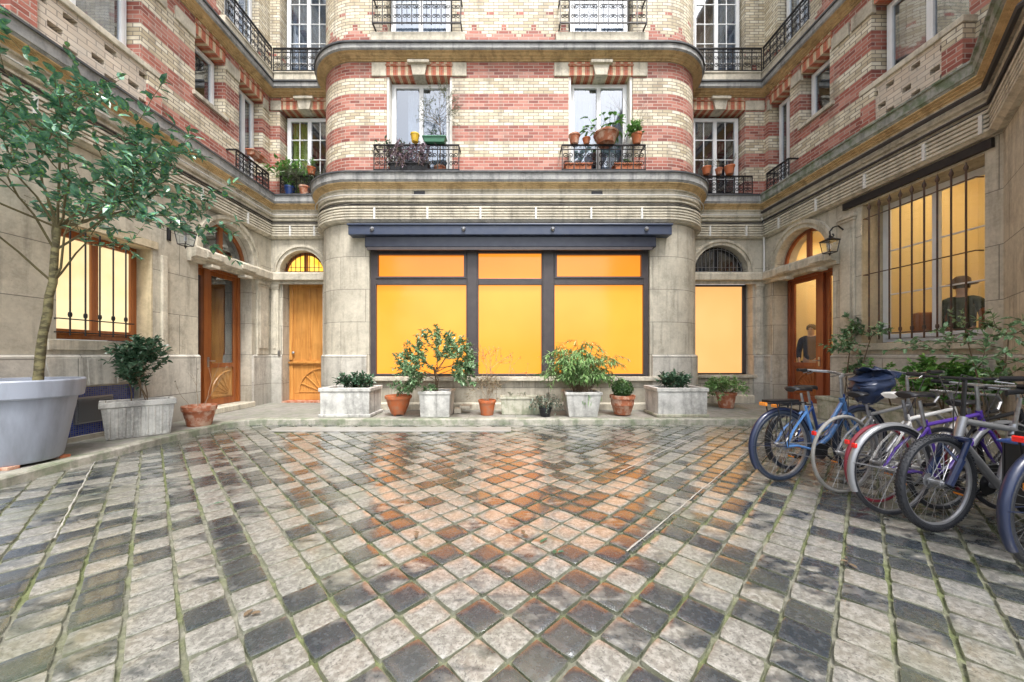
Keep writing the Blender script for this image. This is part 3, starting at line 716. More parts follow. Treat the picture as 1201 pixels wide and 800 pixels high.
# first floor windows -------------------------------------------------
for k, (a, b) in enumerate(W1):
    window(wingB, fBay, a+.06, b-.06, 5.26, 7.44, .30, rows=1, cm='curtain', seed=k+2, gap=(.0, .22) if k == 0 else (.40, .60))
    for e in ((a+.002, a+.055), (b-.055, b-.002)):
        g = MB(); g.lbox(fBay, e[0], e[1], -.36, bo-.03, 5.24, 7.478); g.build('shutter_box', M['white_warm'], wingB)
    brick_head(wingB, fBay, a, b)
    railing(wingB, fBay, a-.18, b+.18, .20, 5.232, 5.80, .28)
window(wingB, fRec, -5.70, -4.54, 5.26, 7.40, .30, rows=4, cols=2, cm='curtain_green', gap=(.42, 1), seed=4)
brick_head(wingB, fRec, -5.72, -4.52, sides=False)
railing(wingB, fRec, -5.62, -4.62, .16, 5.232, 5.70, .25, ends=False)
window(wingB, fRec, 4.72, 5.94, 5.26, 7.40, .30, rows=4, cols=2, cm=None, seed=5)
brick_head(wingB, fRec, 4.68, 5.98, sides=False)
railing(wingB, fRec, 4.70, 6.02, .16, 5.232, 5.70, .25, ends=False)
k = MB(); k.lbox(fRec, 5.982, 6.46, bo-.05, bo+.03, 7.46, 7.70); k.build('springer_stone', M['trim'], wingB, bevel=.01)
k = MB(); k.lbox(fRec, -5.99, -5.722, bo-.05, bo+.03, 7.46, 7.70); k.build('springer_stone', M['trim'], wingB, bevel=.01)
def stone_runs(wing, fr, runs):
    for a, b in runs:
        k = MB(); k.lbox(fr, a, b, bo-.05, bo+.035, 7.36, 7.60); k.build('springer_stone', M['trim'], wing, bevel=.01)
window(wingL, fL, 4.32, 5.80, 6.0, 7.44, .30, rows=1, seed=6, cm='curtain', gap=(.05, .35))
window(wingL, fL, 6.87, 7.53, 6.36, 7.44, .30, leaves=1, seed=7, cm=None)
window(wingL, fL, 7.98, 8.70, 5.26, 7.44, .30, leaves=2, seed=8, cm='curtain', gap=(.2, .7))
brick_head(wingL, fL, 4.30, 5.83, key=False, sides=False); brick_head(wingL, fL, 6.84, 7.56, key=False, sides=False); brick_head(wingL, fL, 7.96, 8.72, key=False, sides=False)
stone_runs(wingL, fL, [(3.9, 4.29), (5.84, 6.25), (6.42, 6.83), (7.57, 7.95), (8.73, 8.90)])
window(wingR, fR, -8.78, -8.16, 5.26, 7.44, .30, leaves=2, seed=9, cm='curtain', gap=(.2, .7))
window(wingR, fR, -7.84, -7.14, 6.38, 7.44, .30, leaves=1, seed=10, cm=None)
window(wingR, fR, -6.28, -4.97, 6.0, 7.44, .30, leaves=2, seed=11, cm='curtain_brown', gap=(.3, .95))
brick_head(wingR, fR, -8.80, -8.14, key=False, sides=False); brick_head(wingR, fR, -7.86, -7.12, key=False, sides=False); brick_head(wingR, fR, -6.30, -4.95, key=False, sides=False)
stone_runs(wingR, fR, [(-8.88, -8.81), (-8.13, -7.87), (-7.11, -6.75), (-6.70, -6.31), (-4.94, -4.66)])
railing(wingL, fL, 7.60, 8.62, .16, 5.232, 5.68, .26); railing(wingR, fR, -8.62, -7.95, .16, 5.232, 5.68, .24)
for wg, fr, a, b in ((wingL, fL, 6.78, 7.62), (wingR, fR, -7.92, -7.06)):
    k = MB(); k.lbox(fr, a, b, -.34, bo+.05, 6.27, 6.35); k.build('window_sill', M['trim'], wg, bevel=.008)
# openwork brick parapets below the big side windows
def parapet(wing, fr, a, b):
    mb = MB(); o0, o1 = bo+.002, bo+.16; z0, z1 = 5.215, 5.90
    n = 11; w = (b-a)/n; rows = 8; h = (z1-z0)/rows
    holes = {(3, 1), (6, 1), (9, 1), (2, 3), (5, 3), (8, 3), (3, 6), (6, 6), (9, 6), (1, 6)}
    for r_ in range(rows):
        s = a; run = None
        for c in range(n+1):
            hole = (c, r_) in holes or c == n
            if not hole and run is None: run = a+c*w
            if hole and run is not None:
                e = a+c*w; mb.lbox(fr, run, e, o0, o1, z0+r_*h, z0+(r_+1)*h); run = None
    mb.build('openwork_parapet', M['brick_par'], wing)
    k = MB(); k.lbox(fr, a-.05, b+.05, bo-.28, bo+.20, 5.90, 5.995); k.build('coping', M['trim'], wing, bevel=.01)
    for s in (a-.03, b-.21):
        k = MB(); k.lbox(fr, s, s+.24, bo+.01, bo+.185, 5.213, 5.897); k.build('parapet_pier', M['brick'], wing)
def par_mat():
    t = NT('pale_parapet_brick'); uv = t.coord('UV')
    br = t.new('ShaderNodeTexBrick'); t.l.new(uv, br.inputs['Vector'])
    for k, v in (('Scale', 1), ('Mortar Size', .007), ('Mortar Smooth', .3), ('Brick Width', .22), ('Row Height', .08), ('Bias', 0)): br.inputs[k].default_value = v
    br.inputs['Color1'].default_value = (.55, .46, .36, 1); br.inputs['Color2'].default_value = (.66, .58, .48, 1); br.inputs['Mortar'].default_value = (.30, .26, .22, 1)
    c = t.mix(t.ramp(t.noise(t.coord('Object'), 3, 5), [(.4, (0, 0, 0)), (.7, (.6,)*3)]), br.outputs['Color'], (.42, .40, .36))
    t.set(Base_Color=c, Roughness=.8, Normal=t.bump(t.math('MULTIPLY', br.outputs['Fac'], -1), .5, .01)); return t.m
M['brick_par'] = par_mat()
parapet(wingL, fL, 4.20, 5.97); parapet(wingR, fR, -6.33, -4.96)
# second floor
for k, (a, b) in enumerate(W1):
    window(wingB, fBay, a+.06, b-.06, 8.40, 10.85, .25, rows=3, cm='curtain', seed=k+20, gap=(2, 3))
    railing(wingB, fBay, a-.22, b+.22, .18, 8.40, 9.02, .24)
    s = MB(); s.lbox(fBay, a-.30, b+.30, -.2, .10, 8.06, 8.33); s.build('window_sill', M['trim'], wingB, bevel=.012)
window(wingB, fRec, -5.68, -4.54, 8.22, 10.85, .25, rows=5, cols=2, cm='curtain', seed=30, gap=(2, 3))
window(wingB, fRec, 4.72, 5.94, 8.22, 10.85, .25, rows=5, cols=2, cm='curtain_brown', seed=31, gap=(.6, 1))
curtain(fRec, 5.35, 5.9, -.33, 8.3, 10.8, 'curtain', wingB, 5).location = -V(wingB.location)
window(wingL, fL, 7.57, 8.58, 8.22, 10.85, .25, rows=3, seed=32); window(wingR, fR, -8.48, -7.62, 8.22, 10.85, .25, rows=3, seed=33)
window(wingL, fL, 4.32, 5.78, 8.92, 10.95, .25, seed=34); window(wingR, fR, -6.18, -4.92, 8.92, 10.95, .25, seed=35)
def upstand(wg, path):
    mb = MB(); sweep(mb, [(.0, 8.06), (.12, 8.06), (.12, 8.27), (.14, 8.28), (.14, 8.31), (0, 8.31)], path=path); mb.build('balcony_kerb', M['trim'], wg)
upstand(wingB, [(XL+.16, YB), (bayL[0][0]-.05, YB)]); upstand(wingB, [(bayR[-1][0]+.05, YB), (XR-.16, YB)])
upstand(wingL, [(XL, 7.35), (XL, YB)]); upstand(wingR, [(XR, YB), (XR, 7.45)])
railing(wingB, fRec, XL+.13, -4.56, .10, 8.312, 8.90, .27, ends=False); railing(wingB, fRec, 4.62, XR-.13, .10, 8.312, 8.90, .27, ends=False)
railing(wingL, fL, 7.40, 8.82, .10, 8.312, 8.90, .27, ends=False); railing(wingR, fR, -8.82, -7.50, .10, 8.312, 8.90, .27, ends=False)
# roof parapet closing the top
for w, (i0, i1) in enumerate(WINGS):
    mb = MB(); sweep(mb, [(-.06, TOP-.1), (.25, TOP), (.25, TOP+.15), (-3, TOP+.6)], i0, i1, caps=False); mb.build('eaves', M['ledge'], WP[w])

# ---- ground floor openings -----------------------------------
# shop window
sw = MB(); fo0, fo1 = -.15, -.05
x0, x1, zb, zt = -3.05, 3.11, .825, 3.62
mull = [(-3.05, -2.93), (-.93, -.66), (.74, 1.03), (3.00, 3.11)]
for a, b in mull: sw.lbox(fBay, a, b, fo0, fo1, zb, zt)
for i in range(3):
    a, b = mull[i][1], mull[i+1][0]
    sw.lbox(fBay, a, b, fo0, fo1-.01, zb, zb+.05); sw.lbox(fBay, a, b, fo0, fo1, 2.85, 2.99); sw.lbox(fBay, a, b, fo0, fo1, zt-.07, zt)
for a, b in (mull[0], mull[1], mull[2], mull[3]):
    sw.lbox(fBay, a+.03, b-.03, fo1, fo1+.03, zb, zt) if b-a > .15 else None
shop = sw.build('shop_window', M['frame'], wingB, bevel=.006)
for i in range(3):
    a, b = mull[i][1], mull[i+1][0]
    for (c, d, mm, nm) in ((zb+.05, 2.85, 'lit', 'pane'), (2.99, zt-.07, 'lit_top', 'pane')):
        g = MB(); g.lbox(fBay, a, b, -.125, -.115, c, d); bld(g, nm, M[mm], shop)
        if d > 3 and i != 1:
            h = MB()
            for e in ((a, a+.05, c, d), (b-.05, b, c, d), (a+.05, b-.05, c, c+.04), (a+.05, b-.05, d-.04, d)): h.lbox(fBay, e[0], e[1], -.11, -.03, e[2], e[3])
            bld(h, 'vent_frame', M['frame'], shop)
ab = MB(); ab.lbox(fBay, -3.10, 3.20, -.14, .16, 3.62, 3.86); awn = ab.build('awning_box', M['blue'], wingB, bevel=.02)
ab = MB(); ab.lbox(fBay, -3.42, 3.50, -.0, .24, 3.865, 4.06); ab.lbox(fBay, -3.44, 3.52, 0, .27, 4.06, 4.10)
beam = ab.build('awning_beam', M['bluel'], wingB, bevel=.01)
for x in (-2.9, -.95, .95, 2.95):
    b_ = MB(); b_.lathe([(.0, 0), (.04, 0), (.045, .03), (.02, .06), (0, .06)], n=12)
    b_.v = [fBay(x+v[0], .24+v[2], 3.98+v[1]) for v in b_.v]; bld(b_, 'bolt', M['metal'], beam, smooth=True)
fl = MB(); fl.lbox(fBay, -3.05, 3.11, .13, .17, 3.56, 3.62); bld(fl, 'valance', M['frame'], awn)
# vents
for x in (-1.93, 1.93):
    k = MB(); k.lbox(fBay, x-.12, x+.12, .06, .11, 4.77, 4.85); k.build('air_vent', M['black_pl'], wingB)
# recess right window
f = MB(); a, b, c, d = 4.68, 6.12, .80, 3.10
for e in ((a, a+.05, c, d), (b-.09, b, c, d), (a, b, c, c+.03), (a, b, d-.05, d)): f.lbox(fRec, e[0], e[1], -.28, -.22, e[2], e[3])
w_ = f.build('window', M['frame'], wingB, bevel=.005)
g = MB(); g.lbox(fRec, a+.05, b-.09, -.265, -.255, c+.03, d-.05); bld(g, 'pane', M['lit_pale'], w_)
# fanlights
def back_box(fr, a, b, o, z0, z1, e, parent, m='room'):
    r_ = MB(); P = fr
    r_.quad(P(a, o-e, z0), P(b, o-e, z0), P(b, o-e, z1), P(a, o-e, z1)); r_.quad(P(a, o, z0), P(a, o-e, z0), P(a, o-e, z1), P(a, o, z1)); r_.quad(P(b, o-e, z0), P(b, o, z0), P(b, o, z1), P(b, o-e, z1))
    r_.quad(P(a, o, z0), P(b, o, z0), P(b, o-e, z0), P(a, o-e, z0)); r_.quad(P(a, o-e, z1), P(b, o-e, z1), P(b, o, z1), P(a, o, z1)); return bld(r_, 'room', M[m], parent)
def fan(wing, fr, c, z, r, inset, fm, gm, bars=0, mull=True, bm='white'):
    mb = MB(); N = 24; rw = .07
    for i in range(N):
        q0, q1 = PI*i/N, PI*(i+1)/N
        P = lambda q, rad, o: fr(c+rad*math.cos(q), o, z+rad*math.sin(q))
        mb.hull8([P(q0, r-rw, -inset+.05), P(q0, r+.02, -inset+.05), P(q0, r+.02, -inset), P(q0, r-rw, -inset), P(q1, r-rw, -inset+.05), P(q1, r+.02, -inset+.05), P(q1, r+.02, -inset), P(q1, r-rw, -inset)])
    mb.lbox(fr, c-r, c+r, -inset, -inset+.055, z, z+.06)
    if mull: mb.lbox(fr, c-.045, c+.045, -inset, -inset+.06, z+.06, z+r-.03)
    f = mb.build('fanlight', M[fm], wing)
    g = MB(); pts = [fr(c+(r-.03)*math.cos(PI*i/24), -inset+.02, z+(r-.03)*math.sin(PI*i/24)) for i in range(25)]
    g.add(pts, [tuple(range(25))]); bld(g, 'pane', M[gm], f)
    if gm.startswith('glass'):
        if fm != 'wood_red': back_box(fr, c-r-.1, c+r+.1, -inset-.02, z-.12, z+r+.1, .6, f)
    if bars:
        b_ = MB()
        for i in range(bars):
            s = c-r+.08+(2*r-.16)*i/(bars-1); hh = math.sqrt(max(0, r*r-(s-c)**2))
            b_.tube([fr(s, -.12, z+.01), fr(s, -.12, z+hh-.03)], .009, 5)
        b_.tube([fr(c-r+.03, -.12, z+.05), fr(c+r-.03, -.12, z+.05)], .01, 5); b_.tube([fr(c-r+.12, -.12, z+.16), fr(c+r-.12, -.12, z+.16)], .007, 5)
        arcp = [fr(c+(r-.06)*math.cos(PI*i/16), -.12, z+(r-.06)*math.sin(PI*i/16)) for i in range(17)]
        b_.tube(arcp, .009, 5); bld(b_, 'fanlight_bars', M[bm], f, smooth=True)
    return f
fan(wingL, fL, 7.62, 3.36, .70, .24, 'wood_mid', 'glass', mull=True)
fan(wingB, fRec, -5.17, 3.36, .55, .22, 'wood_mid', 'lit_yellow', 9, bm='iron')
fan(wingB, fRec, 5.33, 3.36, .68, .22, 'iron', 'glass', 13, bm='metal')
fan(wingR, fR, -7.84, 3.36, .70, .24, 'wood_red', 'glass_clear', mull=True)
# doors
def door_leaf(fr, s0, s1, o, z0, z1, zp, m, mb, fw=.10):
    """glazed leaf: stiles, rails; lower panel from z0 to zp"""
    for e in ((s0, s0+fw, z0, z1), (s1-fw, s1, z0, z1), (s0+fw, s1-fw, z1-.09, z1), (s0+fw, s1-fw, z0, z0+.14), (s0+fw, s1-fw, zp, zp+.10)):
        mb.lbox(fr, e[0], e[1], o, o+.05, e[2], e[3])
def glazed_door(wing, fr, a, b, split, o, z0, z1, wm, gm, pm, far_is_b=True):
    mb = MB()
    for e in ((a, a+.06, z0, z1), (b-.06, b, z0, z1), (a, b, z1-.06, z1)): mb.lbox(fr, e[0], e[1], o-.02, o+.09, e[2], e[3])
    mb.lbox(fr, split-.07, split+.07, o-.01, o+.10, z0, z1-.06)
    L = (a+.06, split-.07); Rr = (split+.07, b-.06); zp = 1.02
    for s0, s1 in (L, Rr):
        if s1-s0 > .5: door_leaf(fr, s0, s1, o, z0, z1-.06, zp, wm, mb)
        else:
            mb.lbox(fr, s0, s1, o, o+.05, z0, zp+.1); mb.lbox(fr, s0, s1, o, o+.05, z1-.2, z1-.06)
    d = mb.build('door', M[wm], wing, bevel=.006)
    for s0, s1 in (L, Rr):
        fw = .10 if s1-s0 > .5 else .0
        g = MB(); g.lbox(fr, s0+fw, s1-fw, o+.02, o+.03, zp+.1, z1-.15); bld(g, 'door_glass', M[gm], d)
        if fw:
            p = MB(); p.lbox(fr, s0+fw, s1-fw, o, o+.02, z0+.14, zp)
            c0, c1, zz = s0+fw+.04, s1-fw-.04, z0+.2; rr = min(c1-c0, zp-zz-.06)
            # carved quarter fan panel
            for k in range(7):
                q = PI/2*k/6; p.tube([fr(c1-.02, o+.025, zz), fr(c1-.02-rr*math.cos(q), o+.03, zz+rr*math.sin(q))], .013, 5)
            p.tube([fr(c1-.02-rr*math.cos(PI/2*k/12), o+.03, zz+rr*math.sin(PI/2*k/12)) for k in range(13)], .02, 6)
            p.lbox(fr, c0-.02, c1+.02, o+.02, o+.035, zz-.03, zz)
            bld(p, 'door_panel', M[pm], d)
    hs = split+.02 if far_is_b else split-.02
    h = MB(); h.lbox(fr, hs-.02, hs+.02, o+.10, o+.115, 1.05, 1.25); h.tube([fr(hs, o+.115, 1.17), fr(hs, o+.16, 1.17), fr(hs+.10*(1 if far_is_b else -1), o+.165, 1.17)], .011, 6)
    bld(h, 'door_handle', M['chrome'], d, smooth=True)
    return d
glazed_door(wingL, fL, 6.87, 8.27, 7.34, -.34, .22, 3.12, 'wood_mid', 'glass', 'wood_panel')
glazed_door(wingR, fR, -8.64, -7.07, -7.72, -.44, .22, 3.12, 'wood_red', 'glass_clear', 'wood_mid', False)
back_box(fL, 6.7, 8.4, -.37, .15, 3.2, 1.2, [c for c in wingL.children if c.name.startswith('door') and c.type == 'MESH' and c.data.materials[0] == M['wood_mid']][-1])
# honey wood door in the left recess
mb = MB(); o = -.32; a, b, z0, z1 = -5.655, -4.665, .13, 3.118
mb.lbox(fRec, a, b, o, o+.04, z0, z1)
for e in ((a, a+.09), (b-.09, b), ((a+b)/2-.04, (a+b)/2+.04)): mb.lbox(fRec, e[0], e[1], o+.04, o+.07, 1.16, z1)
for e in ((a, a+.09), (b-.09, b)): mb.lbox(fRec, e[0], e[1], o+.04, o+.07, z0, 1.03)
for e in ((z1-.1, z1), (1.03, 1.16), (z0, z0+.16)): mb.lbox(fRec, a+.09, b-.09, o+.04, o+.068, e[0], e[1])
mb.lbox(fRec, a, b, o+.07, o+.11, 1.07, 1.12)
d = mb.build('door', M['wood_orange'], wingB, bevel=.008)
p = MB()
for k in range(5):
    q = PI/2*k/4; p.tube([fRec(b-.14, o+.05, .34), fRec(b-.14-.6*math.cos(q), o+.055, .34+.6*math.sin(q))], .016, 5)
p.tube([fRec(b-.14-.6*math.cos(PI/2*k/12), o+.055, .34+.6*math.sin(PI/2*k/12)) for k in range(13)], .02, 6)
p.lbox(fRec, a+.12, b-.12, o+.04, o+.052, .30, .33); bld(p, 'carved_panel', M['wood_orange'], d)
h = MB(); h.lathe([(0, 0), (.03, 0), (.035, .03), (0, .05)], n=12); h.v = [fRec(a+.12+v[0], o+.075+v[2], 1.35+v[1]) for v in h.v]; bld(h, 'door_knob', M['chrome'], d, smooth=True)
k = MB(); k.lbox(fRec, -5.74, -5.68, .055, .08, 1.28, 1.40); k.build('intercom', M['chrome'], wingB, bevel=.005)
k = MB(); k.lbox(fRec, -5.66, -4.66, -.32, .05, .10, .13); k.build('tile_doorstep', M['terra'], wingB)
# door steps, left and right
k = MB(); k.lbox(fL, 6.86, 8.27, -.35, .10, .10, .215); k.build('door_step', M['trim'], wingL, bevel=.015)
k = MB(); k.lbox(fR, -8.65, -7.06, -.45, .10, .10, .215); k.build('door_step', M['trim'], wingR, bevel=.015)
# left barred window
f = window(wingL, fL, 4.72, 5.96, 1.52, 3.06, .30, leaves=2, fm='wood_mid', cm=None, gm='lit_cream', fw=.07, room=False)
def spear(mb, fr, s, o, z):
    p = V(fr(s, o, z)); mb.lathe([(0, 0), (.011, 0), (.022, .02), (.026, .05), (.012, .09), (0, .14)], c=p, n=8)
def bars(wing, fr, a, b, o, z0, z1, n, rails, m, spears=True, hooks=.12, parent=None, r=.010):
    mb = MB()
    for i in range(n):
        s = a+(b-a)*i/(n-1); mb.tube([fr(s, o, z0), fr(s, o, z1)], r, 6)
        if spears: spear(mb, fr, s, o, z1-.01)
        for zr in rails[:1]: mb.lathe([(0, -.04), (.018, -.03), (.022, 0), (.018, .03), (0, .04)], c=V(fr(s, o, zr+.06)), n=8)
    for zr in rails:
        mb.tube([fr(a-hooks, o, zr), fr(b+hooks, o, zr)], .009, 6)
        for s in (a-hooks, b+hooks): mb.tube([fr(s, o, zr), fr(s, -.05, zr)], .009, 6)
    return mb.build('window_bars', M[m], wing, smooth=True)
bars(wingL, fL, 4.80, 5.50, -.04+.10, 1.56, 3.02, 5, [1.78, 1.60], 'iron', False, .12)
mb = MB(); mb.lbox(fL, 4.60, 6.05, .0, .025, 3.08, 3.2); mb.build('window_head', M['reveal_glow'], wingL)
mb = MB(); mb.lbox(fL, 5.955, 5.978, -.30, -.001, 1.51, 3.07); mb.lbox(fL, 4.71, 5.955, -.30, -.002, 3.06, 3.078); mb.build('window_reveal', M['reveal_glow'], wingL)
# basement vent with blue mosaic
mb = MB(); mb.lbox(fL, 4.62, 5.75, -.12, -.08, .16, .84); bv = mb.build('basement_vent', M['mosaic'], wingL)
mb = MB(); mb.lbox(fL, 4.95, 5.42, -.08, -.05, .32, .70); 
for i in range(9): 
    zz = .34+i*.038
    mb.hull8([fL(4.97, -.05, zz), fL(5.40, -.05, zz), fL(5.40, -.07, zz+.03), fL(4.97, -.07, zz+.03), fL(4.97, -.02, zz-.005), fL(5.40, -.02, zz-.005), fL(5.40, -.05, zz+.032), fL(4.97, -.05, zz+.032)])
bld(mb, 'louvre', M['metal'], bv)
# voussoirs above the vent
mb = MB(); o=.055
for a, b, t in ((4.62, 4.98, -.06), (5.02, 5.34, 0.0), (5.38, 5.75, .06)):
    mb.add([fL(a, .049, .87), fL(b, .049, .87), fL(b+t+.02, .049, 1.25), fL(a+t-.02, .049, 1.25), fL(a, .062, .87), fL(b, .062, .87), fL(b+t+.02, .062, 1.25), fL(a+t-.02, .062, 1.25)],
           [(4,5,6,7),(0,4,7,3),(1,2,6,5),(0,1,5,4),(3,7,6,2)])
mb.build('voussoir_band', M['plinth'], wingL, bevel=.005)
# right barred window with lit room
f = window(wingR, fR, -6.46, -4.84, 1.52, 3.99, .42, leaves=2, rows=3, fm='white', cm=None, gm='glass_clear', fw=.07, room=False)
bars(wingR, fR, -6.28, -4.95, .06, 1.56, 3.86, 9, [1.66, 2.72, 3.72], 'rustiron', True, .10, r=.012)
mb = MB(); mb.lbox(fR, -6.80, -4.70, -.02, .05, 4.04, 4.17); mb.build('steel_lintel', M['iron'], wingR, bevel=.006)
mb = MB(); mb.lbox(fR, -6.479, -6.462, -.42, -.001, 1.51, 4.0); mb.lbox(fR, -6.46, -4.81, -.42, -.002, 4.0, 4.018); mb.build('window_reveal', M['reveal_glow'], wingR)
def room_box(fr, a, b, o, z0, z1, depth, m, parent, wm='room_warm'):
    r_ = MB(); e = depth; P = fr; oo = o
    r_.quad(P(a, oo-e, z0), P(b, oo-e, z0), P(b, oo-e, z1), P(a, oo-e, z1))
    r_.quad(P(a, oo, z0), P(a, oo-e, z0), P(a, oo-e, z1), P(a, oo, z1)); r_.quad(P(b, oo-e, z0), P(b, oo, z0), P(b, oo, z1), P(b, oo-e, z1))
    r_.quad(P(a, oo, z0), P(b, oo, z0), P(b, oo-e, z0), P(a, oo-e, z0)); r_.quad(P(a, oo-e, z1), P(b, oo-e, z1), P(b, oo, z1), P(a, oo, z1))
    rm = bld(r_, 'room', M[wm], parent)
    l = MB(); c = (a+b)/2; l.lbox(fr, c-.35, c+.35, oo-e*.65, oo-e*.3, z1-.05, z1-.02)
    lo = bld(l, 'ceiling_lamp', M['lamp'], parent)
    return rm
room_box(fR, -6.9, -4.2, -.48, .75, 5.05, 2.2, 'room_warm', f)
room_box(fR, -8.9, -6.95, -.50, .215, 4.1, 1.9, 'room_warm', wingR)
for ch in wingR.children:
    if ch.name.startswith(('room', 'ceiling_lamp')): ch.location = -V(wingR.location)
# conduits and cables along the frieze
def cable(wing, o, z, r, i0, i1, m='cable', sag=.0):
    pts = offs(o, i0, i1); out = []
    for i in range(len(pts)-1):
        n = max(1, int(math.dist(pts[i], pts[i+1])/.6))
        for k in range(n): out.append((pts[i][0]+(pts[i+1][0]-pts[i][0])*k/n, pts[i][1]+(pts[i+1][1]-pts[i][1])*k/n, z+rnd.uniform(-sag, sag)))
    out.append((*pts[-1], z)); mb = MB(); mb.tube(out, r, 6); return mb.build('cable', M[m], wing, smooth=True)
cable(wingL, .10, 4.60, .014, 0, 1, sag=.008); cable(wingL, .09, 4.56, .009, 0, 1, sag=.006)
cable(wingB, .10, 4.58, .012, 1, IR, sag=.012); cable(wingB, .09, 4.55, .009, 1, IR, sag=.008); cable(wingB, .17, 4.745, .010, 1, IR, 'conduit')
cable(wingR, .17, 4.80, .032, IR, IR+3, 'cable'); cable(wingR, .13, 4.60, .022, IR, IR+3, 'cable'); cable(wingR, .10, 4.54, .012, IR, IR+3, 'cable')
cable(wingL, .17, 4.745, .012, 0, 1, 'conduit')
mb = MB(); mb.tube([fR(-8.86, .06, 3.36), fR(-8.86, .06, 4.55), fR(-8.86, .14, 4.75)], .022, 8); mb.build('drain_pipe', M['conduit'], wingR, smooth=True)
# vertical stops on the fluted frieze
for w, fr, xs in ((wingL, fL, [3.2, 4.4, 5.6, 6.8, 8.0]), (wingR, fR, [-8.3, -7.3, -6.3, -5.4, -4.75]), (wingB, fBay, [-2.9, -1.75, -.6, .6, 1.8, 2.9])):
    for s in xs:
        mb = MB(); mb.lbox(fr, s-.02, s+.02, .08, .135, 4.24, 4.49); mb.build('frieze_stop', M['conduit'], w)
for s in (-5.4, -4.8, 5.0, 5.9):
    mb = MB(); mb.lbox(fRec, s-.02, s+.02, .08, .135, 4.24, 4.49); mb.build('frieze_stop', M['conduit'], wingB)

# ------------------------------------------------------------------ ground
mb = MB(); mb.quad((-100, -100, -.02), (100, -100, -.02), (100, 100, -.02), (-100, 100, -.02))
struct(mb.build('ground', M['joint']))
# footway with rounded corner and kerb
YK = 6.62; XKL, XKR = -5.02, 5.72
kp = [(-4.30, -3), (-4.55, 2.0), (-4.98, 4.0), (-5.02, 5.2), (-4.98, 5.95)] + [(-4.5+.48*math.cos(R(180-i*9)), 6.14+.48*math.sin(R(180-i*9))) for i in range(1, 11)] + [(XKR-.5, YK)] + \
     [(XKR-.5+.5*math.cos(R(90-i*9)), YK-.5+.5*math.sin(R(90-i*9))) for i in range(1, 11)] + [(XKR, 4.7), (4.95, 3.75), (4.75, 3.0), (4.75, -3)]
# slide kerb back from the left wall for the near part so the tub stands on it
kp[0] = (-4.9, -3); kp[1] = (-4.75, 2.0)
kb = MB(); mit = miters(kp)
def off2(path, o): m_ = miters(path); return [(p[0]+m.x*o, p[1]+m.y*o) for p, m in zip(path, m_)]
S = [0]
for i in range(1, len(kp)): S.append(S[-1]+math.dist(kp[i], kp[i-1]))
prof = [(0.0, -.02), (.0, .085), (-.012, .102), (-.16, .104), (-.16, .06)]
# path direction: courtyard lies to the right -> normal points to it
for k in range(len(prof)-1):
    A, B = off2(kp, prof[k][0]), off2(kp, prof[k+1][0])
    for i in range(len(kp)-1):
        kb.quad((*A[i], prof[k][1]), (*A[i+1], prof[k][1]), (*B[i+1], prof[k+1][1]), (*B[i], prof[k+1][1]))
struct(kb.build('kerb', M['kerb'], smooth=True, ang=30))
fw_ = MB(); A = off2(kp, -.158)
outer = []
for x, y in A:
    pass
# triangulate strip between kerb and a point far outside the walls
def outpt(p):
    x, y = p
    if y < 5.9: return (-8, y) if x < 0 else (9, y)
    if x < -4.6: return (-8, 12) if y > 6.3 else (-8, y)
    if x > 5.3: return (9, 12) if y > 6.3 else (9, y)
    return (x, 12)
for i in range(len(A)-1):
    a, b = A[i], A[i+1]; c, d = outpt(b), outpt(a)
    fw_.quad((*a, .10), (*b, .10), (*c, .10), (*d, .10))
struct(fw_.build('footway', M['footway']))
gt = MB(); gt.box((-4.05, 6.02, -.015), (.05, 6.34, .016)); struct(gt.build('gutter', M['gutter'], bevel=.01))

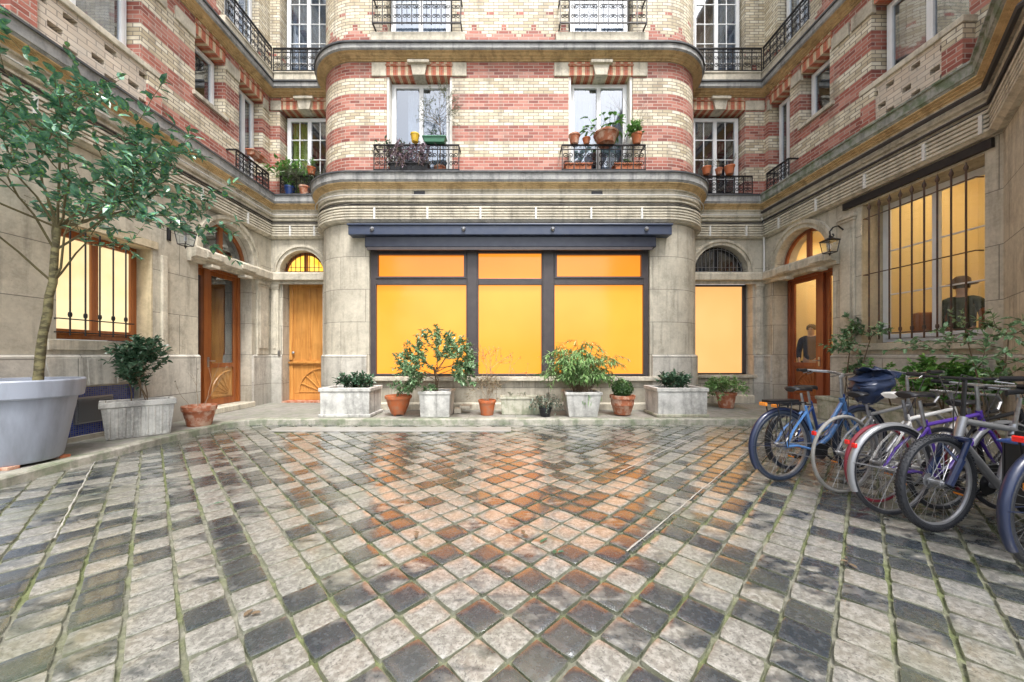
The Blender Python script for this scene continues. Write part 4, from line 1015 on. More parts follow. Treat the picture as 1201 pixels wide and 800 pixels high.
# paving stones: one sheet of individually domed setts laid on the diagonal
def paving():
    verts = []; faces = []; tone = []; edge = []
    s = .194; rn = random.Random(3); G = 5
    rowA = {}; rowB = {}
    for i in range(-45, 60):
        for j in range(-45, 60):
            # centre in grid coords
            cx = (i-j)*s/math.sqrt(2); cy = (i+j)*s/math.sqrt(2)
            if cy < -.9 or cy > 6.60 or cx < -5.3 or cx > 6.1: continue
            if -4.05 < cx < .05 and 6.02 < cy < 6.34: continue
            wl = min(1, max(0, (-cx-.8)/1.5)); wr = min(1, max(0, (cx-1.2)/1.5))
            oi = rowA.setdefault(j, rn.uniform(-.5, .5)); oj = rowB.setdefault(i, rn.uniform(-.5, .5))
            # left: continuous joints run (-1,1) -> slide along j ; right: run (1,1) -> slide along i
            dj = rn.uniform(-.004, .004) + wl*oj*s*.9; di = rn.uniform(-.004, .004) + wr*oi*s*.9
            e1 = V((1, 1)).normalized(); e2 = V((-1, 1)).normalized()
            c = V((cx, cy)) + e1*di + e2*dj
            if c.y > 6.63: continue
            hw = s*.5*(rn.uniform(.93, .965)-.03*wl+.02*wr); hh = s*.5*(rn.uniform(.93, .965)+.02*wl-.03*wr); rot = rn.uniform(-.02, .02)
            zt = rn.uniform(-.002, .003); tx, ty = rn.uniform(-.011, .011), rn.uniform(-.011, .011); dome = rn.uniform(.0, .002)
            base = len(verts); t = (rn.random(), rn.random(), rn.random(), 1)
            seed = V((rn.uniform(0, 90), rn.uniform(0, 90), 0)); ca, sa = math.cos(rot), math.sin(rot)
            prof = [-1, -.975, -.94, -.5, 0, .5, .94, .975, 1]; n = len(prof)
            for a in prof:
                for b in prof:
                    # superellipse-ish corner rounding
                    k = 1-.07*(abs(a)*abs(b))**5
                    x = a*hw*k; y = b*hh*k; x += .0045*mnoise.noise(seed+V((a, b, 2))*1.3); y += .0045*mnoise.noise(seed+V((a, b, 7))*1.3)
                    ed = max(abs(a), abs(b))
                    h = zt + dome*(1-a*a)*(1-b*b)**.5*1.0 + tx*x + ty*y + .0022*mnoise.noise(seed+V((a, b, 0))*2.2)
                    if ed > .98: h -= .022
                    elif ed > .96: h -= .0007
                    x, y = x*ca-y*sa, x*sa+y*ca
                    q = c + e1*x + e2*y
                    verts.append((q.x, q.y, h)); tone.append(t); edge.append(1.0 if ed > .96 else 0.0)
            for a in range(n-1):
                for b in range(n-1): faces.append((base+a*n+b, base+(a+1)*n+b, base+(a+1)*n+b+1, base+a*n+b+1))
    me = bpy.data.meshes.new('courtyard_paving'); me.from_pydata(verts, [], faces)
    ea = me.attributes.new('edge', 'FLOAT', 'POINT'); ea.data.foreach_set('value', edge)
    at = me.color_attributes.new('tone', 'FLOAT_COLOR', 'POINT')
    at.data.foreach_set('color', [x for t in tone for x in t])
    me.polygons.foreach_set('use_smooth', [True]*len(faces)); me.set_sharp_from_angle(angle=R(38)); me.materials.append(M['paving'])
    o = bpy.data.objects.new('courtyard_paving', me); COL.objects.link(o); return struct(o)
paving()
# pale cement joints
def cem(p, q, w=.006):
    mb = MB(); p, q = V(p), V(q); d = (q-p).normalized(); n = V((-d.y, d.x)); N = 40; rn = random.Random(5)
    pr = None
    for i in range(N+1):
        c = p+(q-p)*i/N; ww = w*rn.uniform(.5, 1.2); j = n*rn.uniform(-.004, .004)
        a, b = c+n*ww+j, c-n*ww+j
        if pr: mb.quad((*pr[0], .009), (*a, .009), (*b, .009), (*pr[1], .009))
        pr = (a, b)
    return struct(mb.build('cement_joint', M['cement']))
cem((-5.05, 4.36), (-3.20, 2.51)); cem((.78, 2.34), (3.2, 4.76)); cem((1.2, 3.9), (3.1, 5.8), .008)

# ------------------------------------------------------------------ plants
def grow(w, l, p, d, L, r, depth, rn, spread=.7, nb=3, leafL=.07, leafW=.035, nl=8, up=.15, taper=.68, jit=.25, leafspan=.8, minleaf=0):
    pts = [p]; rr = [r]; q = p; dd = d.normalized(); n = 4
    for i in range(n):
        dd = (dd + V((rn.gauss(0, jit), rn.gauss(0, jit), rn.gauss(0, jit*.6)+up*.3))*.5).normalized()
        q = q + dd*L/n; pts.append(q); rr.append(r*(1-(1-taper)*(i+1)/n))
    w.tube(pts, rr, 5 if r > .006 else 3, False)
    if depth <= minleaf or depth == 0:
        for k in range(nl):
            t = rn.uniform(1-leafspan, 1.0)*n; i = min(n-1, int(t)); pp = pts[i].lerp(pts[i+1], t-i)
            ld = (dd*.6 + V((rn.gauss(0, .7), rn.gauss(0, .7), rn.gauss(0, .45)))).normalized()
            s = rn.uniform(.65, 1.25); l.leaf(pp, ld, V((rn.gauss(0, .35), rn.gauss(0, .35), 1)), leafL*s, leafW*s, rn.uniform(0, .35))
    if depth > 0:
        for k in range(nb):
            a = 2*PI*(k+rn.random()*.6)/nb; ax = dd.orthogonal().normalized(); ax.rotate(Matrix.Rotation(a, 3, dd))
            nd = (dd*(1-spread*.5) + ax*spread*rn.uniform(.6, 1.2) + V((0, 0, up))).normalized()
            st = pts[-1] if k < 2 else pts[-2]
            grow(w, l, st, nd, L*rn.uniform(.6, .85), r*taper*.75, depth-1, rn, spread, nb, leafL, leafW, nl, up, taper, jit, leafspan, minleaf)
def foliage(root, fn, lm, wm='twig'):
    w, l = MB(), MB(); fn(w, l)
    if w.v: w.build('stem', M[wm], root, smooth=True, ang=60)
    if l.v: l.build('foliage', M[lm], root)
def round_pot(root, prof, m, zsoil, rs, name='pot', rim=None, n=32):
    mb = MB(); mb.lathe(prof, n=n, closed=True); mb.build(name, M[m], root, smooth=True, ang=30)
    s = MB(); s.lathe([(0, zsoil+.012), (rs*.6, zsoil+.006), (rs, zsoil)][::-1], n=24); s.build('soil', M['soil'], root, smooth=True)
def pot_prof(r, h, t=.02, rimh=.06, base=.68):
    return [(0, 0), (r*base, 0), (r*base+.003, .01), (r*.93, h-rimh), (r*1.0, h-rimh+.004), (r*1.03, h-.01), (r*1.01, h), (r*.90, h), (r*.86, h-.03), (r*.80, h-.08)]
def square_planter(root, wx, wy, h, m, taper=.9, lip=.05, t=.05, feet=False):
    mb = MB(); a, b = wx/2, wy/2
    def ring(sx, sy, z): return [(-sx, -sy, z), (sx, -sy, z), (sx, sy, z), (-sx, sy, z)]
    prof = [(a*taper, b*taper, 0), (a*.985, b*.985, h-lip), (a+.015, b+.015, h-lip), (a+.015, b+.015, h), (a-t, b-t, h), (a-t, b-t, h-.10)]
    vs = [p for q in prof for p in ring(*q)]; fs = [(3, 2, 1, 0)]
    for i in range(len(prof)-1):
        for k in range(4): fs.append((i*4+k, i*4+(k+1) % 4, (i+1)*4+(k+1) % 4, (i+1)*4+k))
    mb.add(vs, fs); mb.build('planter_box', M[m], root, bevel=.012)
    s = MB(); s.add(ring(a-t+.005, b-t+.005, h-.05), [(0, 1, 2, 3)]); s.build('soil', M['soil'], root)
PG = 'planters along the shop front'
PV = .104
# big tub with camellia tree
tub = thing('potted_tree', 'tall camellia tree in a big lilac grey plastic tub at the left edge', 'tree', (-5.43, 3.94, PV))
mb = MB(); mb.lathe([(0, .03), (.32, .03), (.33, .05), (.435, .72), (.475, .725), (.485, .74), (.50, .91), (.49, .925), (.46, .92), (.45, .85)], n=48, closed=True)
mb.build('tub', M['tub'], tub, smooth=True, ang=28)
s = MB(); s.lathe([(.455, .83), (.3, .86), (0, .87)], n=32); s.build('soil', M['soil'], tub, smooth=True)
for dx, dy in ((.2, -.22), (-.2, -.22), (.22, .2), (-.22, .2)):
    k = MB(); k.box((dx-.07, dy-.05, -.003), (dx+.07, dy+.05, .03)); k.build('tub_foot', M['terra'], tub, bevel=.004)
def camellia(w, l, br):
    rn = random.Random(21)
    tr = [V((.20, .02, .82)), V((.215, .02, 1.0)), V((.22, .03, 1.2)), V((.26, .02, 1.42)), V((.30, .03, 1.65)), V((.33, .02, 1.85)), V((.36, .03, 2.0)), V((.42, .0, 2.35)), V((.45, .0, 2.6))]
    w.tube(tr, [.047, .038, .040, .035, .037, .033, .034, .030, .027], 10); tr = tr[:3]+tr[6:]
    for k in range(9):
        a = 2*PI*k/9+rn.uniform(-.3, .3); el = rn.uniform(.25, 1.15)
        d = V((math.cos(a)*math.cos(el), math.sin(a)*math.cos(el)*.8, math.sin(el)))
        if d.x < -.25: d.x *= .7; d.z += .5
        grow(br, l, tr[3+k % 3].copy(), d, rn.uniform(.60, .88), .012, 2, rn, .75, 3, .112, .056, 13, .10, .68, .22, .95, 1)
    for d, L in ((V((1, .1, .25)), 1.0), (V((1, -.25, .12)), .95), (V((.9, .4, .45)), .9), (V((-.1, .1, 1)), 1.15), (V((.35, -.2, 1)), 1.1), (V((.75, .1, .75)), 1.1), (V((-.3, -.7, .3)), .8)):
        grow(br, l, tr[-1].copy(), d, L*.86, .013, 2, rn, .7, 3, .112, .056, 13, .08, .68, .2, .95, 1)
    # nothing grows through the wall
    for mbx in (br, l):
        mbx.v = [(max(v[0], -.48 + .02*math.sin(i)), v[1], v[2]) for i, v in enumerate(mbx.v)]
w_, l_, b_r = MB(), MB(), MB(); camellia(w_, l_, b_r)
l_.f = [f for f in l_.f if all(l_.v[i][0] > -.455 for i in f)]
b_r.build('branches', M['branch'], tub, smooth=True, ang=60); w_.build('trunk', M['bark'], tub, smooth=True, ang=60); l_.build('crown', M['leaf_glossy'], tub)
# white fluted planter with camellia bush
pl = thing('planter_with_bush', 'dark leaved bush in a streaked white concrete planter below the barred window', 'planter', (-5.49, 5.30, PV), R(-42))
square_planter(pl, .42, .76, .53, 'planter', .86, .08)
k = MB()
for i in range(9):
    y = -.30+i*.075; k.hull8([(.165, y-.018, .02), (.195, y-.018, .02), (.195, y+.018, .02), (.165, y+.018, .02), (.19, y-.02, .44), (.218, y-.02, .44), (.218, y+.02, .44), (.19, y+.02, .44)])
k.build('fluting', M['planter'], pl, bevel=.012)
def bush(w, l):
    rn = random.Random(5)
    for k in range(9):
        d = V((rn.gauss(0, .10), rn.gauss(0, .12), 1)); grow(w, l, V((rn.uniform(-.05, .05), rn.uniform(-.10, .10), .46+.10*(k%4))), d, .33, .008, 2, rn, .36, 3, .085, .045, 14, .12, .7, .25, .9, 1)
foliage(pl, bush, 'leaf_dark')
# terracotta pot with twigs, left
pt = thing('potted_plant', 'cracked terracotta pot with thin bare twigs beside the left glazed door', 'potted plant', (-5.24, 6.05, PV))
round_pot(pt, pot_prof(.235, .34, rimh=.09), 'terra', .28, .2)
def twigs(h, n, seed, leaves=0, ll=.03):
    def fn(w, l):
        rn = random.Random(seed)
        for k in range(n):
            grow(w, l, V((rn.uniform(-.05, .05), rn.uniform(-.05, .05), .26)), V((rn.gauss(0, .25), rn.gauss(0, .25), 1)), h*rn.uniform(.5, .8), .004, 1, rn, .5, 2, ll, ll*.5, leaves, .2, .7, .2)
    return fn
foliage(pt, twigs(.62, 5, 3, 1), 'leaf_olive', 'dead')
# stone planters at the columns
for (x, lab, sd, lm, mm) in ((-3.12, 'square white stone planter with low dark shrub in front of the left column', 1, 'leaf_dark', 'planter'),
                         (3.33, 'square stone planter with moss on its foot in front of the right column', 2, 'leaf_fresh', 'planter')):
    p = thing('stone_planter', lab, 'planter', (x, 7.12, PV), 0, 'square stone planters by the columns')
    square_planter(p, .96, .66, .56, mm, .97, .07, .07)
    k = MB(); k.box((-.50, -.35, 0), (.50, .35, .06)); k.build('planter_foot', M['planter' if sd == 1 else 'planter_moss'], p, bevel=.015)
    def low(w, l, sd=sd):
        rn = random.Random(40+sd)
        for k in range(14):
            grow(w, l, V((rn.uniform(-.22, .22), rn.uniform(-.12, .12), .50)), V((rn.gauss(0, .6), rn.gauss(0, .45), 1)), .20, .006, 1, rn, .7, 4, .095, .04, 12, .1, .7, .25, .9, 1)
    foliage(p, low, lm if sd == 1 else 'leaf_dark')
# pots along the shop front
p = thing('potted_plant', 'wide terracotta bowl pot with a few dead stalks, left end of the shop window row', 'potted plant', (-2.17, 7.05, PV), 0, PG)
round_pot(p, [(0, .03), (.13, .03), (.14, .05), (.20, .20), (.235, .33), (.255, .335), (.26, .39), (.24, .395), (.22, .34)], 'terra_br', .33, .21)
k = MB()
for a in (0, 2.1, 4.2): k.lathe([(0, 0), (.03, 0), (.025, .05), (0, .06)], c=(.09*math.cos(a), .09*math.sin(a), 0), n=8)
k.build('pot_foot', M['terra'], p); foliage(p, twigs(.28, 8, 9, 0), 'leaf_olive', 'dead')
p = thing('potted_tree', 'small variegated tree in a square white planter against the left lit pane', 'tree', (-1.40, 7.05, PV), 0, PG)
square_planter(p, .60, .56, .50, 'planter', .92, .06)
def small_tree(w, l):
    rn = random.Random(31)
    for k in range(3): w.tube([V((rn.uniform(-.04, .04), 0, .4)), V((rn.uniform(-.04, .04), 0, .7)), V((rn.uniform(-.1, .1), 0, .95))], .012, 6)
    for k in range(15):
        a = rn.uniform(0, 2*PI); el = rn.uniform(.05, 1.2)
        grow(w, l, V((0, 0, rn.uniform(.62, .98))), V((math.cos(a)*math.cos(el)*1.3, math.sin(a)*math.cos(el)*.7, math.sin(el)*.9)), .40, .008, 2, rn, .65, 3, .088, .042, 21, .06, .7, .25, .9, 1)
    for k in range(6): grow(w, l, V((rn.uniform(-.15, .15), -.15, .46)), V((rn.gauss(0, .5), -.4, .5)), .1, .004, 1, rn, .6, 3, .06, .04, 6)
foliage(p, small_tree, 'leaf_varieg')
p = thing('potted_plant', 'small terracotta pot with wispy airy shrub before the middle pane', 'potted plant', (-.42, 7.1, PV), 0, PG)
round_pot(p, pot_prof(.175, .30, rimh=.06), 'terra_br', .25, .15)
def wispy(w, l):
    rn = random.Random(17)
    for k in range(13):
        grow(w, l, V((rn.uniform(-.06, .06), rn.uniform(-.06, .06), .24)), V((rn.gauss(0, .5), rn.gauss(0, .3), 1)), .28, .0045, 2, rn, .6, 3, .036, .017, 7, .1, .7, .25)
    for k in range(4):
        grow(w, l, V((0, 0, .4)), V((rn.gauss(.25, .4), rn.gauss(0, .2), 1)), .52, .006, 2, rn, .7, 3, .036, .017, 7, .1, .7, .2)
foliage(p, wispy, 'leaf_rust', 'dead')
p = thing('planter_trough', 'long mossy stone trough below the sill, partly hidden by grey foliage', 'planter', (.27, 7.22, PV), 0, PG)
square_planter(p, .84, .30, .36, 'planter_moss', .95, .05, .04)
foliage(p, lambda w, l: [grow(w, l, V((random.Random(k).uniform(-.3, .1), 0, .31)), V((0, 0, 1)), .08, .003, 1, random.Random(k+50), .8, 3, .03, .015, 5) for k in range(6)], 'leaf_olive')
p = thing('trailing_plant', 'grey green trailing plant in a low dark pot beside the mossy trough', 'potted plant', (.72, 6.92, PV), 0, PG)
round_pot(p, pot_prof(.13, .18, rimh=.04), 'black_pl', .15, .11)
def trail(w, l):
    rn = random.Random(61)
    for k in range(26):
        a = rn.uniform(0, 2*PI); st = V((math.cos(a)*.06, math.sin(a)*.06, .16)); top = st+V((math.cos(a)*.12, math.sin(a)*.08, rn.uniform(.12, .30)))
        end = top+V((math.cos(a)*.14, math.sin(a)*.1, -rn.uniform(.1, .26))); pts = [st, top, end]; w.tube(pts, .003, 3, False)
        for t in range(12):
            q = t/11; pp = st.lerp(top, q*2) if q < .5 else top.lerp(end, q*2-1)
            l.leaf(pp, V((rn.gauss(0, 1), rn.gauss(0, 1), rn.gauss(-.2, .4))), V((0, 0, 1)), .06, .028)
foliage(p, trail, 'leaf_ivy')
p = thing('potted_bamboo', 'bushy light green bamboo in a tapered concrete planter before the right pane', 'potted plant', (1.44, 7.05, PV), 0, PG)
square_planter(p, .68, .56, .48, 'planter', .80, .05)
def bamboo(w, l):
    rn = random.Random(71)
    for k in range(125):
        a = rn.uniform(0, 2*PI); sp = rn.uniform(.08, .62); h = rn.uniform(.35, .92)*(1.15-sp*.55)
        st = V((rn.uniform(-.15, .15), rn.uniform(-.12, .12), .42)); top = st+V((math.cos(a)*sp*1.0, math.sin(a)*sp*.55, h*1.1)); end = top+V((math.cos(a)*.24, math.sin(a)*.15, -rn.uniform(.05, .2)))
        mid = st.lerp(top, .5)+V((0, 0, .08)); pts = [st, mid, top, end]; w.tube(pts, .004, 3, False)
        for t in range(34):
            q = rn.uniform(.25, 1)*3; i = min(2, int(q)); pp = pts[i].lerp(pts[i+1], q-i)
            l.leaf(pp, V((math.cos(a)+rn.gauss(0, .9), math.sin(a)+rn.gauss(0, .9), rn.gauss(-.35, .45))), V((0, 0, 1)), rn.uniform(.09, .15), .021, .3)
    for k in range(10):
        a = rn.uniform(-PI, 0); st = V((math.cos(a)*.25, math.sin(a)*.2, .46))
        for t in range(14): l.leaf(st+V((rn.gauss(0, .05), rn.gauss(-.03, .03), -t*.012)), V((rn.gauss(0, .4), -.4, -1)), V((0, 0, 1)), .11, .016)
foliage(p, bamboo, 'leaf_bamboo')
p = thing('potted_boxwood', 'clipped round boxwood ball in a terracotta pot, right end of the shop window row', 'potted plant', (2.26, 7.05, PV), 0, PG)
round_pot(p, [(0, .02), (.15, .02), (.16, .04), (.205, .20), (.215, .21), (.225, .33), (.245, .335), (.245, .40), (.225, .40), (.21, .36)], 'terra', .36, .20)
def boxb(w, l):
    rn = random.Random(81); w.tube([V((0, 0, .3)), V((0, 0, .5))], .012, 5)
    for k in range(1500):
        d = V((rn.gauss(0, 1), rn.gauss(0, 1), rn.gauss(0, 1))).normalized(); rr = .185*rn.uniform(.82, 1.03)
        l.leaf(V((0, 0, .53))+V((d.x*rr*1.05, d.y*rr*1.05, d.z*rr*.92)), d+V((rn.gauss(0, .6), rn.gauss(0, .6), rn.gauss(0, .6))), d, .032, .02, .1)
foliage(p, boxb, 'leaf_box')
core = MB(); core.lathe([(.02, .37), (.11, .41), (.15, .5), (.15, .56), (.10, .65), (0, .68)], n=14); core.build('foliage', M['leaf_box'], p, smooth=True)
p = thing('potted_plant', 'spreading light green shrub in a dark red pot below the pale lit side window', 'potted plant', (4.92, 8.05, PV))
round_pot(p, pot_prof(.21, .34, rimh=.06), 'terra', .28, .17)
def spreadp(w, l):
    rn = random.Random(91)
    for k in range(20):
        a = rn.uniform(0, 2*PI); grow(w, l, V((0, 0, .26)), V((math.cos(a)*.9, math.sin(a)*.6, rn.uniform(.3, 1))), .24, .005, 2, rn, .7, 3, .06, .035, 7, .05, .7, .25, .9, 1)
foliage(p, spreadp, 'leaf_bamboo')
# small stone shelf block by the white planter
k = MB(); k.box((-.14, -.10, .0), (.0, .10, .10)); k.box((-.02, -.12, .10), (.20, .12, .16)); 
o = k.build('stone_block', M['trim'], None, bevel=.008, loc=(-.96, 7.35, PV)); tag(o, 'small pale stone ledge block between the white planter and the small terracotta pot', 'stone block')
# plants behind the bicycles
def tallplant(loc, seed, h, lm, lab, nb=7, L=.42, ll=.075, spread=.65, trough=True, m='planter_moss', wx=.34, wy=.8, name='potted_shrub'):
    p = thing(name, lab, 'potted plant', loc, 0, 'shrubs behind the bicycles')
    square_planter(p, wx, wy, .42, m, .93, .06)
    def fn(w, l):
        rn = random.Random(seed)
        for k in range(nb):
            b = V((rn.uniform(-.06, .06), rn.uniform(-.2, .2), .36)); top = b+V((rn.gauss(0, .12), rn.gauss(0, .14), h*rn.uniform(.45, .9)))
            w.tube([b, b.lerp(top, .5)+V((rn.gauss(0, .03), 0, 0)), top], [.012, .009, .006], 5)
            for q in (.45, .7, .85, 1.0, 1.0):
                a = rn.uniform(0, 2*PI); grow(w, l, b.lerp(top, q), V((math.cos(a), math.sin(a), .35)), L*rn.uniform(.6, 1), .006, 1, rn, spread, 4, ll, ll*.5, 14, .05, .7, .25, .95, 1)
        for mbx in (w, l): mbx.v = [(min(v[0], .42 if loc[1] > 4.2 else .16), v[1], v[2]) for v in mbx.v]
    foliage(p, fn, lm)
tallplant((6.0, 6.35, PV), 101, 1.75, 'leaf_varieg', 'tall thin pale leaved shrub in front of the right wing between door and window', 2, .32, .085)
tallplant((5.96, 5.45, PV), 102, .8, 'leaf_fresh', 'low bright green shrub in the middle of the row under the barred window', 3, .22, .06)
tallplant((6.0, 4.75, PV), 103, .85, 'leaf_fresh', 'tall glossy green shrub under the near end of the right barred window', 4, .24, .10)
tallplant((5.28, 3.74, PV), 104, 1.75, 'leaf_varieg', 'sparse shrub with wide branches nearest the right edge of the picture', 2, .50, .07, wx=.30, wy=.4)

for k, (x, y) in enumerate(((-.66, 2.55), (.22, 2.44), (.10, 2.55), (.30, 2.30), (-1.3, 1.75), (-2.5, 3.1), (2.1, 2.2))):
    lf = MB(); rq = random.Random(k); a = rq.uniform(0, 6)
    lf.leaf(V((0, 0, 0)), V((math.cos(a), math.sin(a), .1)), V((0, 0, 1)), .055, .03, .1); lf.leaf(V((.02, .02, 0)), V((math.sin(a), math.cos(a), .15)), V((0, 0, 1)), .05, .026, .1)
    lo_ = lf.build('fallen_leaf', M['leaf_dark' if k % 2 else 'twig'], None, loc=(x, y, .013)); tag(lo_, 'small withered leaf lying on the wet paving stones', 'fallen leaf', 'fallen leaves on the paving')

# balcony plants and pots ------------------------------------------------
BG = 'pots on the window ledges'
def ledge_pot(loc, r, h, m, lab, fn=None, lm='leaf_dark', wm='twig', name='flower_pot', group=BG, cat='flower pot'):
    p = thing(name, lab, cat, loc, 0, group); round_pot(p, pot_prof(r, h, rimh=h*.2), m, h*.82, r*.8, n=20)
    if fn: foliage(p, fn, lm, wm)
    return p
def tuft(h, n, seed, z0=.12, ll=.06, lw=.02, sp=.5, L=.15):
    def fn(w, l):
        rn = random.Random(seed)
        for k in range(n):
            grow(w, l, V((rn.uniform(-.04, .04), rn.uniform(-.03, .03), z0)), V((rn.gauss(0, sp), rn.gauss(0, sp*.6), 1)), L, .003, 1, rn, .6, 3, ll, lw, 8, .1, .7, .3, .95, 1)
    return fn
ZC = 5.225
def wbox(loc, wx, wy, h, m, lab, fn=None, lm='leaf_dark', soil=True):
    p = thing('window_box', lab, 'window box', loc, 0, BG); square_planter(p, wx, wy, h, m, .88, .03, .02)
    if fn: foliage(p, fn, lm)
    return p
YP = YF-.02
p = wbox((-2.15, YP-.08, ZC), .85, .20, .20, 'black_pl', 'long dark window box overflowing with dry purple foliage, left bay window', None)
def purple(w, l):
    rn = random.Random(111)
    for k in range(42):
        a = rn.uniform(0, 2*PI); st = V((rn.uniform(-.40, .40), rn.uniform(-.05, .05), .17)); top = st+V((rn.gauss(0, .1), rn.gauss(-.08, .05), rn.uniform(.2, .52))); end = top+V((rn.gauss(0, .08), -.22, -rn.uniform(.15, .50)))
        w.tube([st, top, end], .003, 3, False)
        for t in range(16):
            q = rn.uniform(.2, 2); i = min(1, int(q)); pp = (st, top, end)[i].lerp((st, top, end)[i+1], q-i)
            l.leaf(pp, V((rn.gauss(0, 1), rn.gauss(0, .7), rn.gauss(0, .8))), V((0, 0, 1)), .075, .026)
foliage(p, purple, 'leaf_purple')
ledge_pot((-1.98, YP-.26, 5.815), .095, .17, 'yellow_pot', 'yellow glazed pot on the railing of the left bay window').location.z = 5.812
p = wbox((-1.57, YF-.22, 5.812), .48, .17, .13, 'green_box', 'green plastic window box on top of the left bay railing', tuft(.1, 5, 5, .09, .03, .015), 'leaf_dark')
def olive(w, l):
    rn = random.Random(121); w.tube([V((0, 0, .2)), V((.02, 0, .8)), V((.0, 0, 1.35))], [.014, .011, .009], 6)
    for k in range(16):
        a = rn.uniform(0, 2*PI); grow(w, l, V((0, 0, rn.uniform(1.15, 1.45))), V((math.cos(a)*.8, math.sin(a)*.5, rn.uniform(.0, 1.1))), .28, .005, 2, rn, .6, 3, .045, .011, 9, .05, .7, .25, .95, 1)
ledge_pot((-1.52, YF+.06, ZC), .13, .24, 'terra', 'slim olive standard tree growing in front of the left bay window', olive, 'leaf_olive', name='potted_tree', cat='tree')
ledge_pot((-2.55, YF+.06, ZC), .11, .22, 'terra', 'pot with dark green sprigs at the far left of the left bay window', tuft(.3, 16, 8, .18, .07, .03, .4, .40), 'leaf_dark')
wbox((1.52, YP-.06, ZC), .58, .22, .20, 'terra_br', 'bright terracotta window box at the left of the right bay window', tuft(.1, 6, 9, .14, .03, .015, .6, .06), 'leaf_dark')
wbox((2.58, YP-.06, ZC), .58, .22, .20, 'terra_br', 'bright terracotta window box at the right of the right bay window', tuft(.1, 8, 19, .14, .05, .022, .7, .12), 'leaf_fresh')
ledge_pot((1.42, YF-.20, 5.812), .12, .20, 'terra', 'old pink terracotta pot high at the left of the right bay railing')
ledge_pot((1.68, YF-.20, 5.812), .085, .13, 'terra_br', 'small orange terracotta pot second from the left on the right bay railing')
def bigleaf(w, l):
    rn = random.Random(131)
    for k in range(30):
        a = rn.uniform(0, 2*PI); st = V((rn.uniform(-.22, .22), 0, .18)); e = st+V((math.cos(a)*.25, math.sin(a)*.14, rn.uniform(.08, .40))); w.tube([st, e], .004, 3, False)
        for t in range(2): l.leaf(e, V((math.cos(a)+rn.gauss(0, .5), math.sin(a)-.3, rn.uniform(-.5, .3))), V((0, -.4, 1)), .19, .11, .4)
ledge_pot((2.10, YF-.20, 5.812), .26, .22, 'terra', 'wide terracotta bowl with big glossy leaves in the middle of the right bay window', bigleaf, 'leaf_fresh', name='potted_plant', cat='potted plant')
def bare(w, l):
    rn = random.Random(141)
    for k in range(5): grow(w, l, V((0, 0, .15)), V((rn.gauss(.2, .35), rn.gauss(0, .15), 1)), .75, .007, 2, rn, .6, 3, .03, .01, 0, .15, .7, .25)
ledge_pot((2.50, YF+.12, ZC), .10, .2, 'black_pl', 'bare branching twigs reaching up across the right bay window', bare, 'leaf_dark', name='potted_plant', cat='potted plant')
ledge_pot((2.76, YF-.20, 5.812), .11, .22, 'terra_br', 'terracotta pot with a light green tuft at the right end of the right bay railing', tuft(.2, 14, 12, .17, .08, .04, .6, .18), 'leaf_fresh')
# left recess
ledge_pot((-5.42, YB-.10, ZC), .13, .24, 'p_blue2', 'blue pot with tall light green plant on the left recess balcony', tuft(.6, 20, 13, .2, .11, .045, .5, .42), 'leaf_fresh', name='potted_plant', cat='potted plant')
ledge_pot((-5.05, YB-.10, ZC), .14, .24, 'terra', 'feathery silver green plant in the middle of the left recess balcony', tuft(.5, 34, 14, .2, .11, .018, .8, .36), 'leaf_olive', name='potted_plant', cat='potted plant')
ledge_pot((-4.70, YB-.10, ZC), .12, .22, 'terra', 'green sprig plant beside the bay on the left recess balcony', tuft(.3, 9, 15, .18, .06, .02, .5, .2), 'leaf_dark')
def bracket_pot(loc, lab, fr, s, z, fn=None):
    p = ledge_pot(loc, .10, .17, 'terra_br', lab, fn, 'leaf_fresh')
    return p
wbox((-5.80+.14, 8.02, 5.70), .17, .42, .12, 'terra', 'pale terracotta box hung on the left wing balconette railing', tuft(.1, 5, 16, .08, .04, .02, .6, .06), 'leaf_dark')
bracket_pot((-4.82, YB-.22, 5.712), 'orange terracotta pot standing on the left recess railing next to the bay', fRec, 0, 0, tuft(.2, 6, 17, .12, .04, .02, .4, .16))
# right recess
for x, r_, lab in ((4.86, .105, 'wide orange pot, leftmost on the right recess railing'), (5.16, .085, 'small brown pot in the middle of the right recess railing'), (5.42, .12, 'round orange pot, rightmost on the right recess railing')):
    ledge_pot((x, YB-.22, 5.712), r_, r_*1.7, 'terra_br' if r_ > .1 else 'terra', lab, tuft(.2, 3, int(x*10), r_*1.3, .03, .012, .3, .2), 'leaf_olive', 'dead')

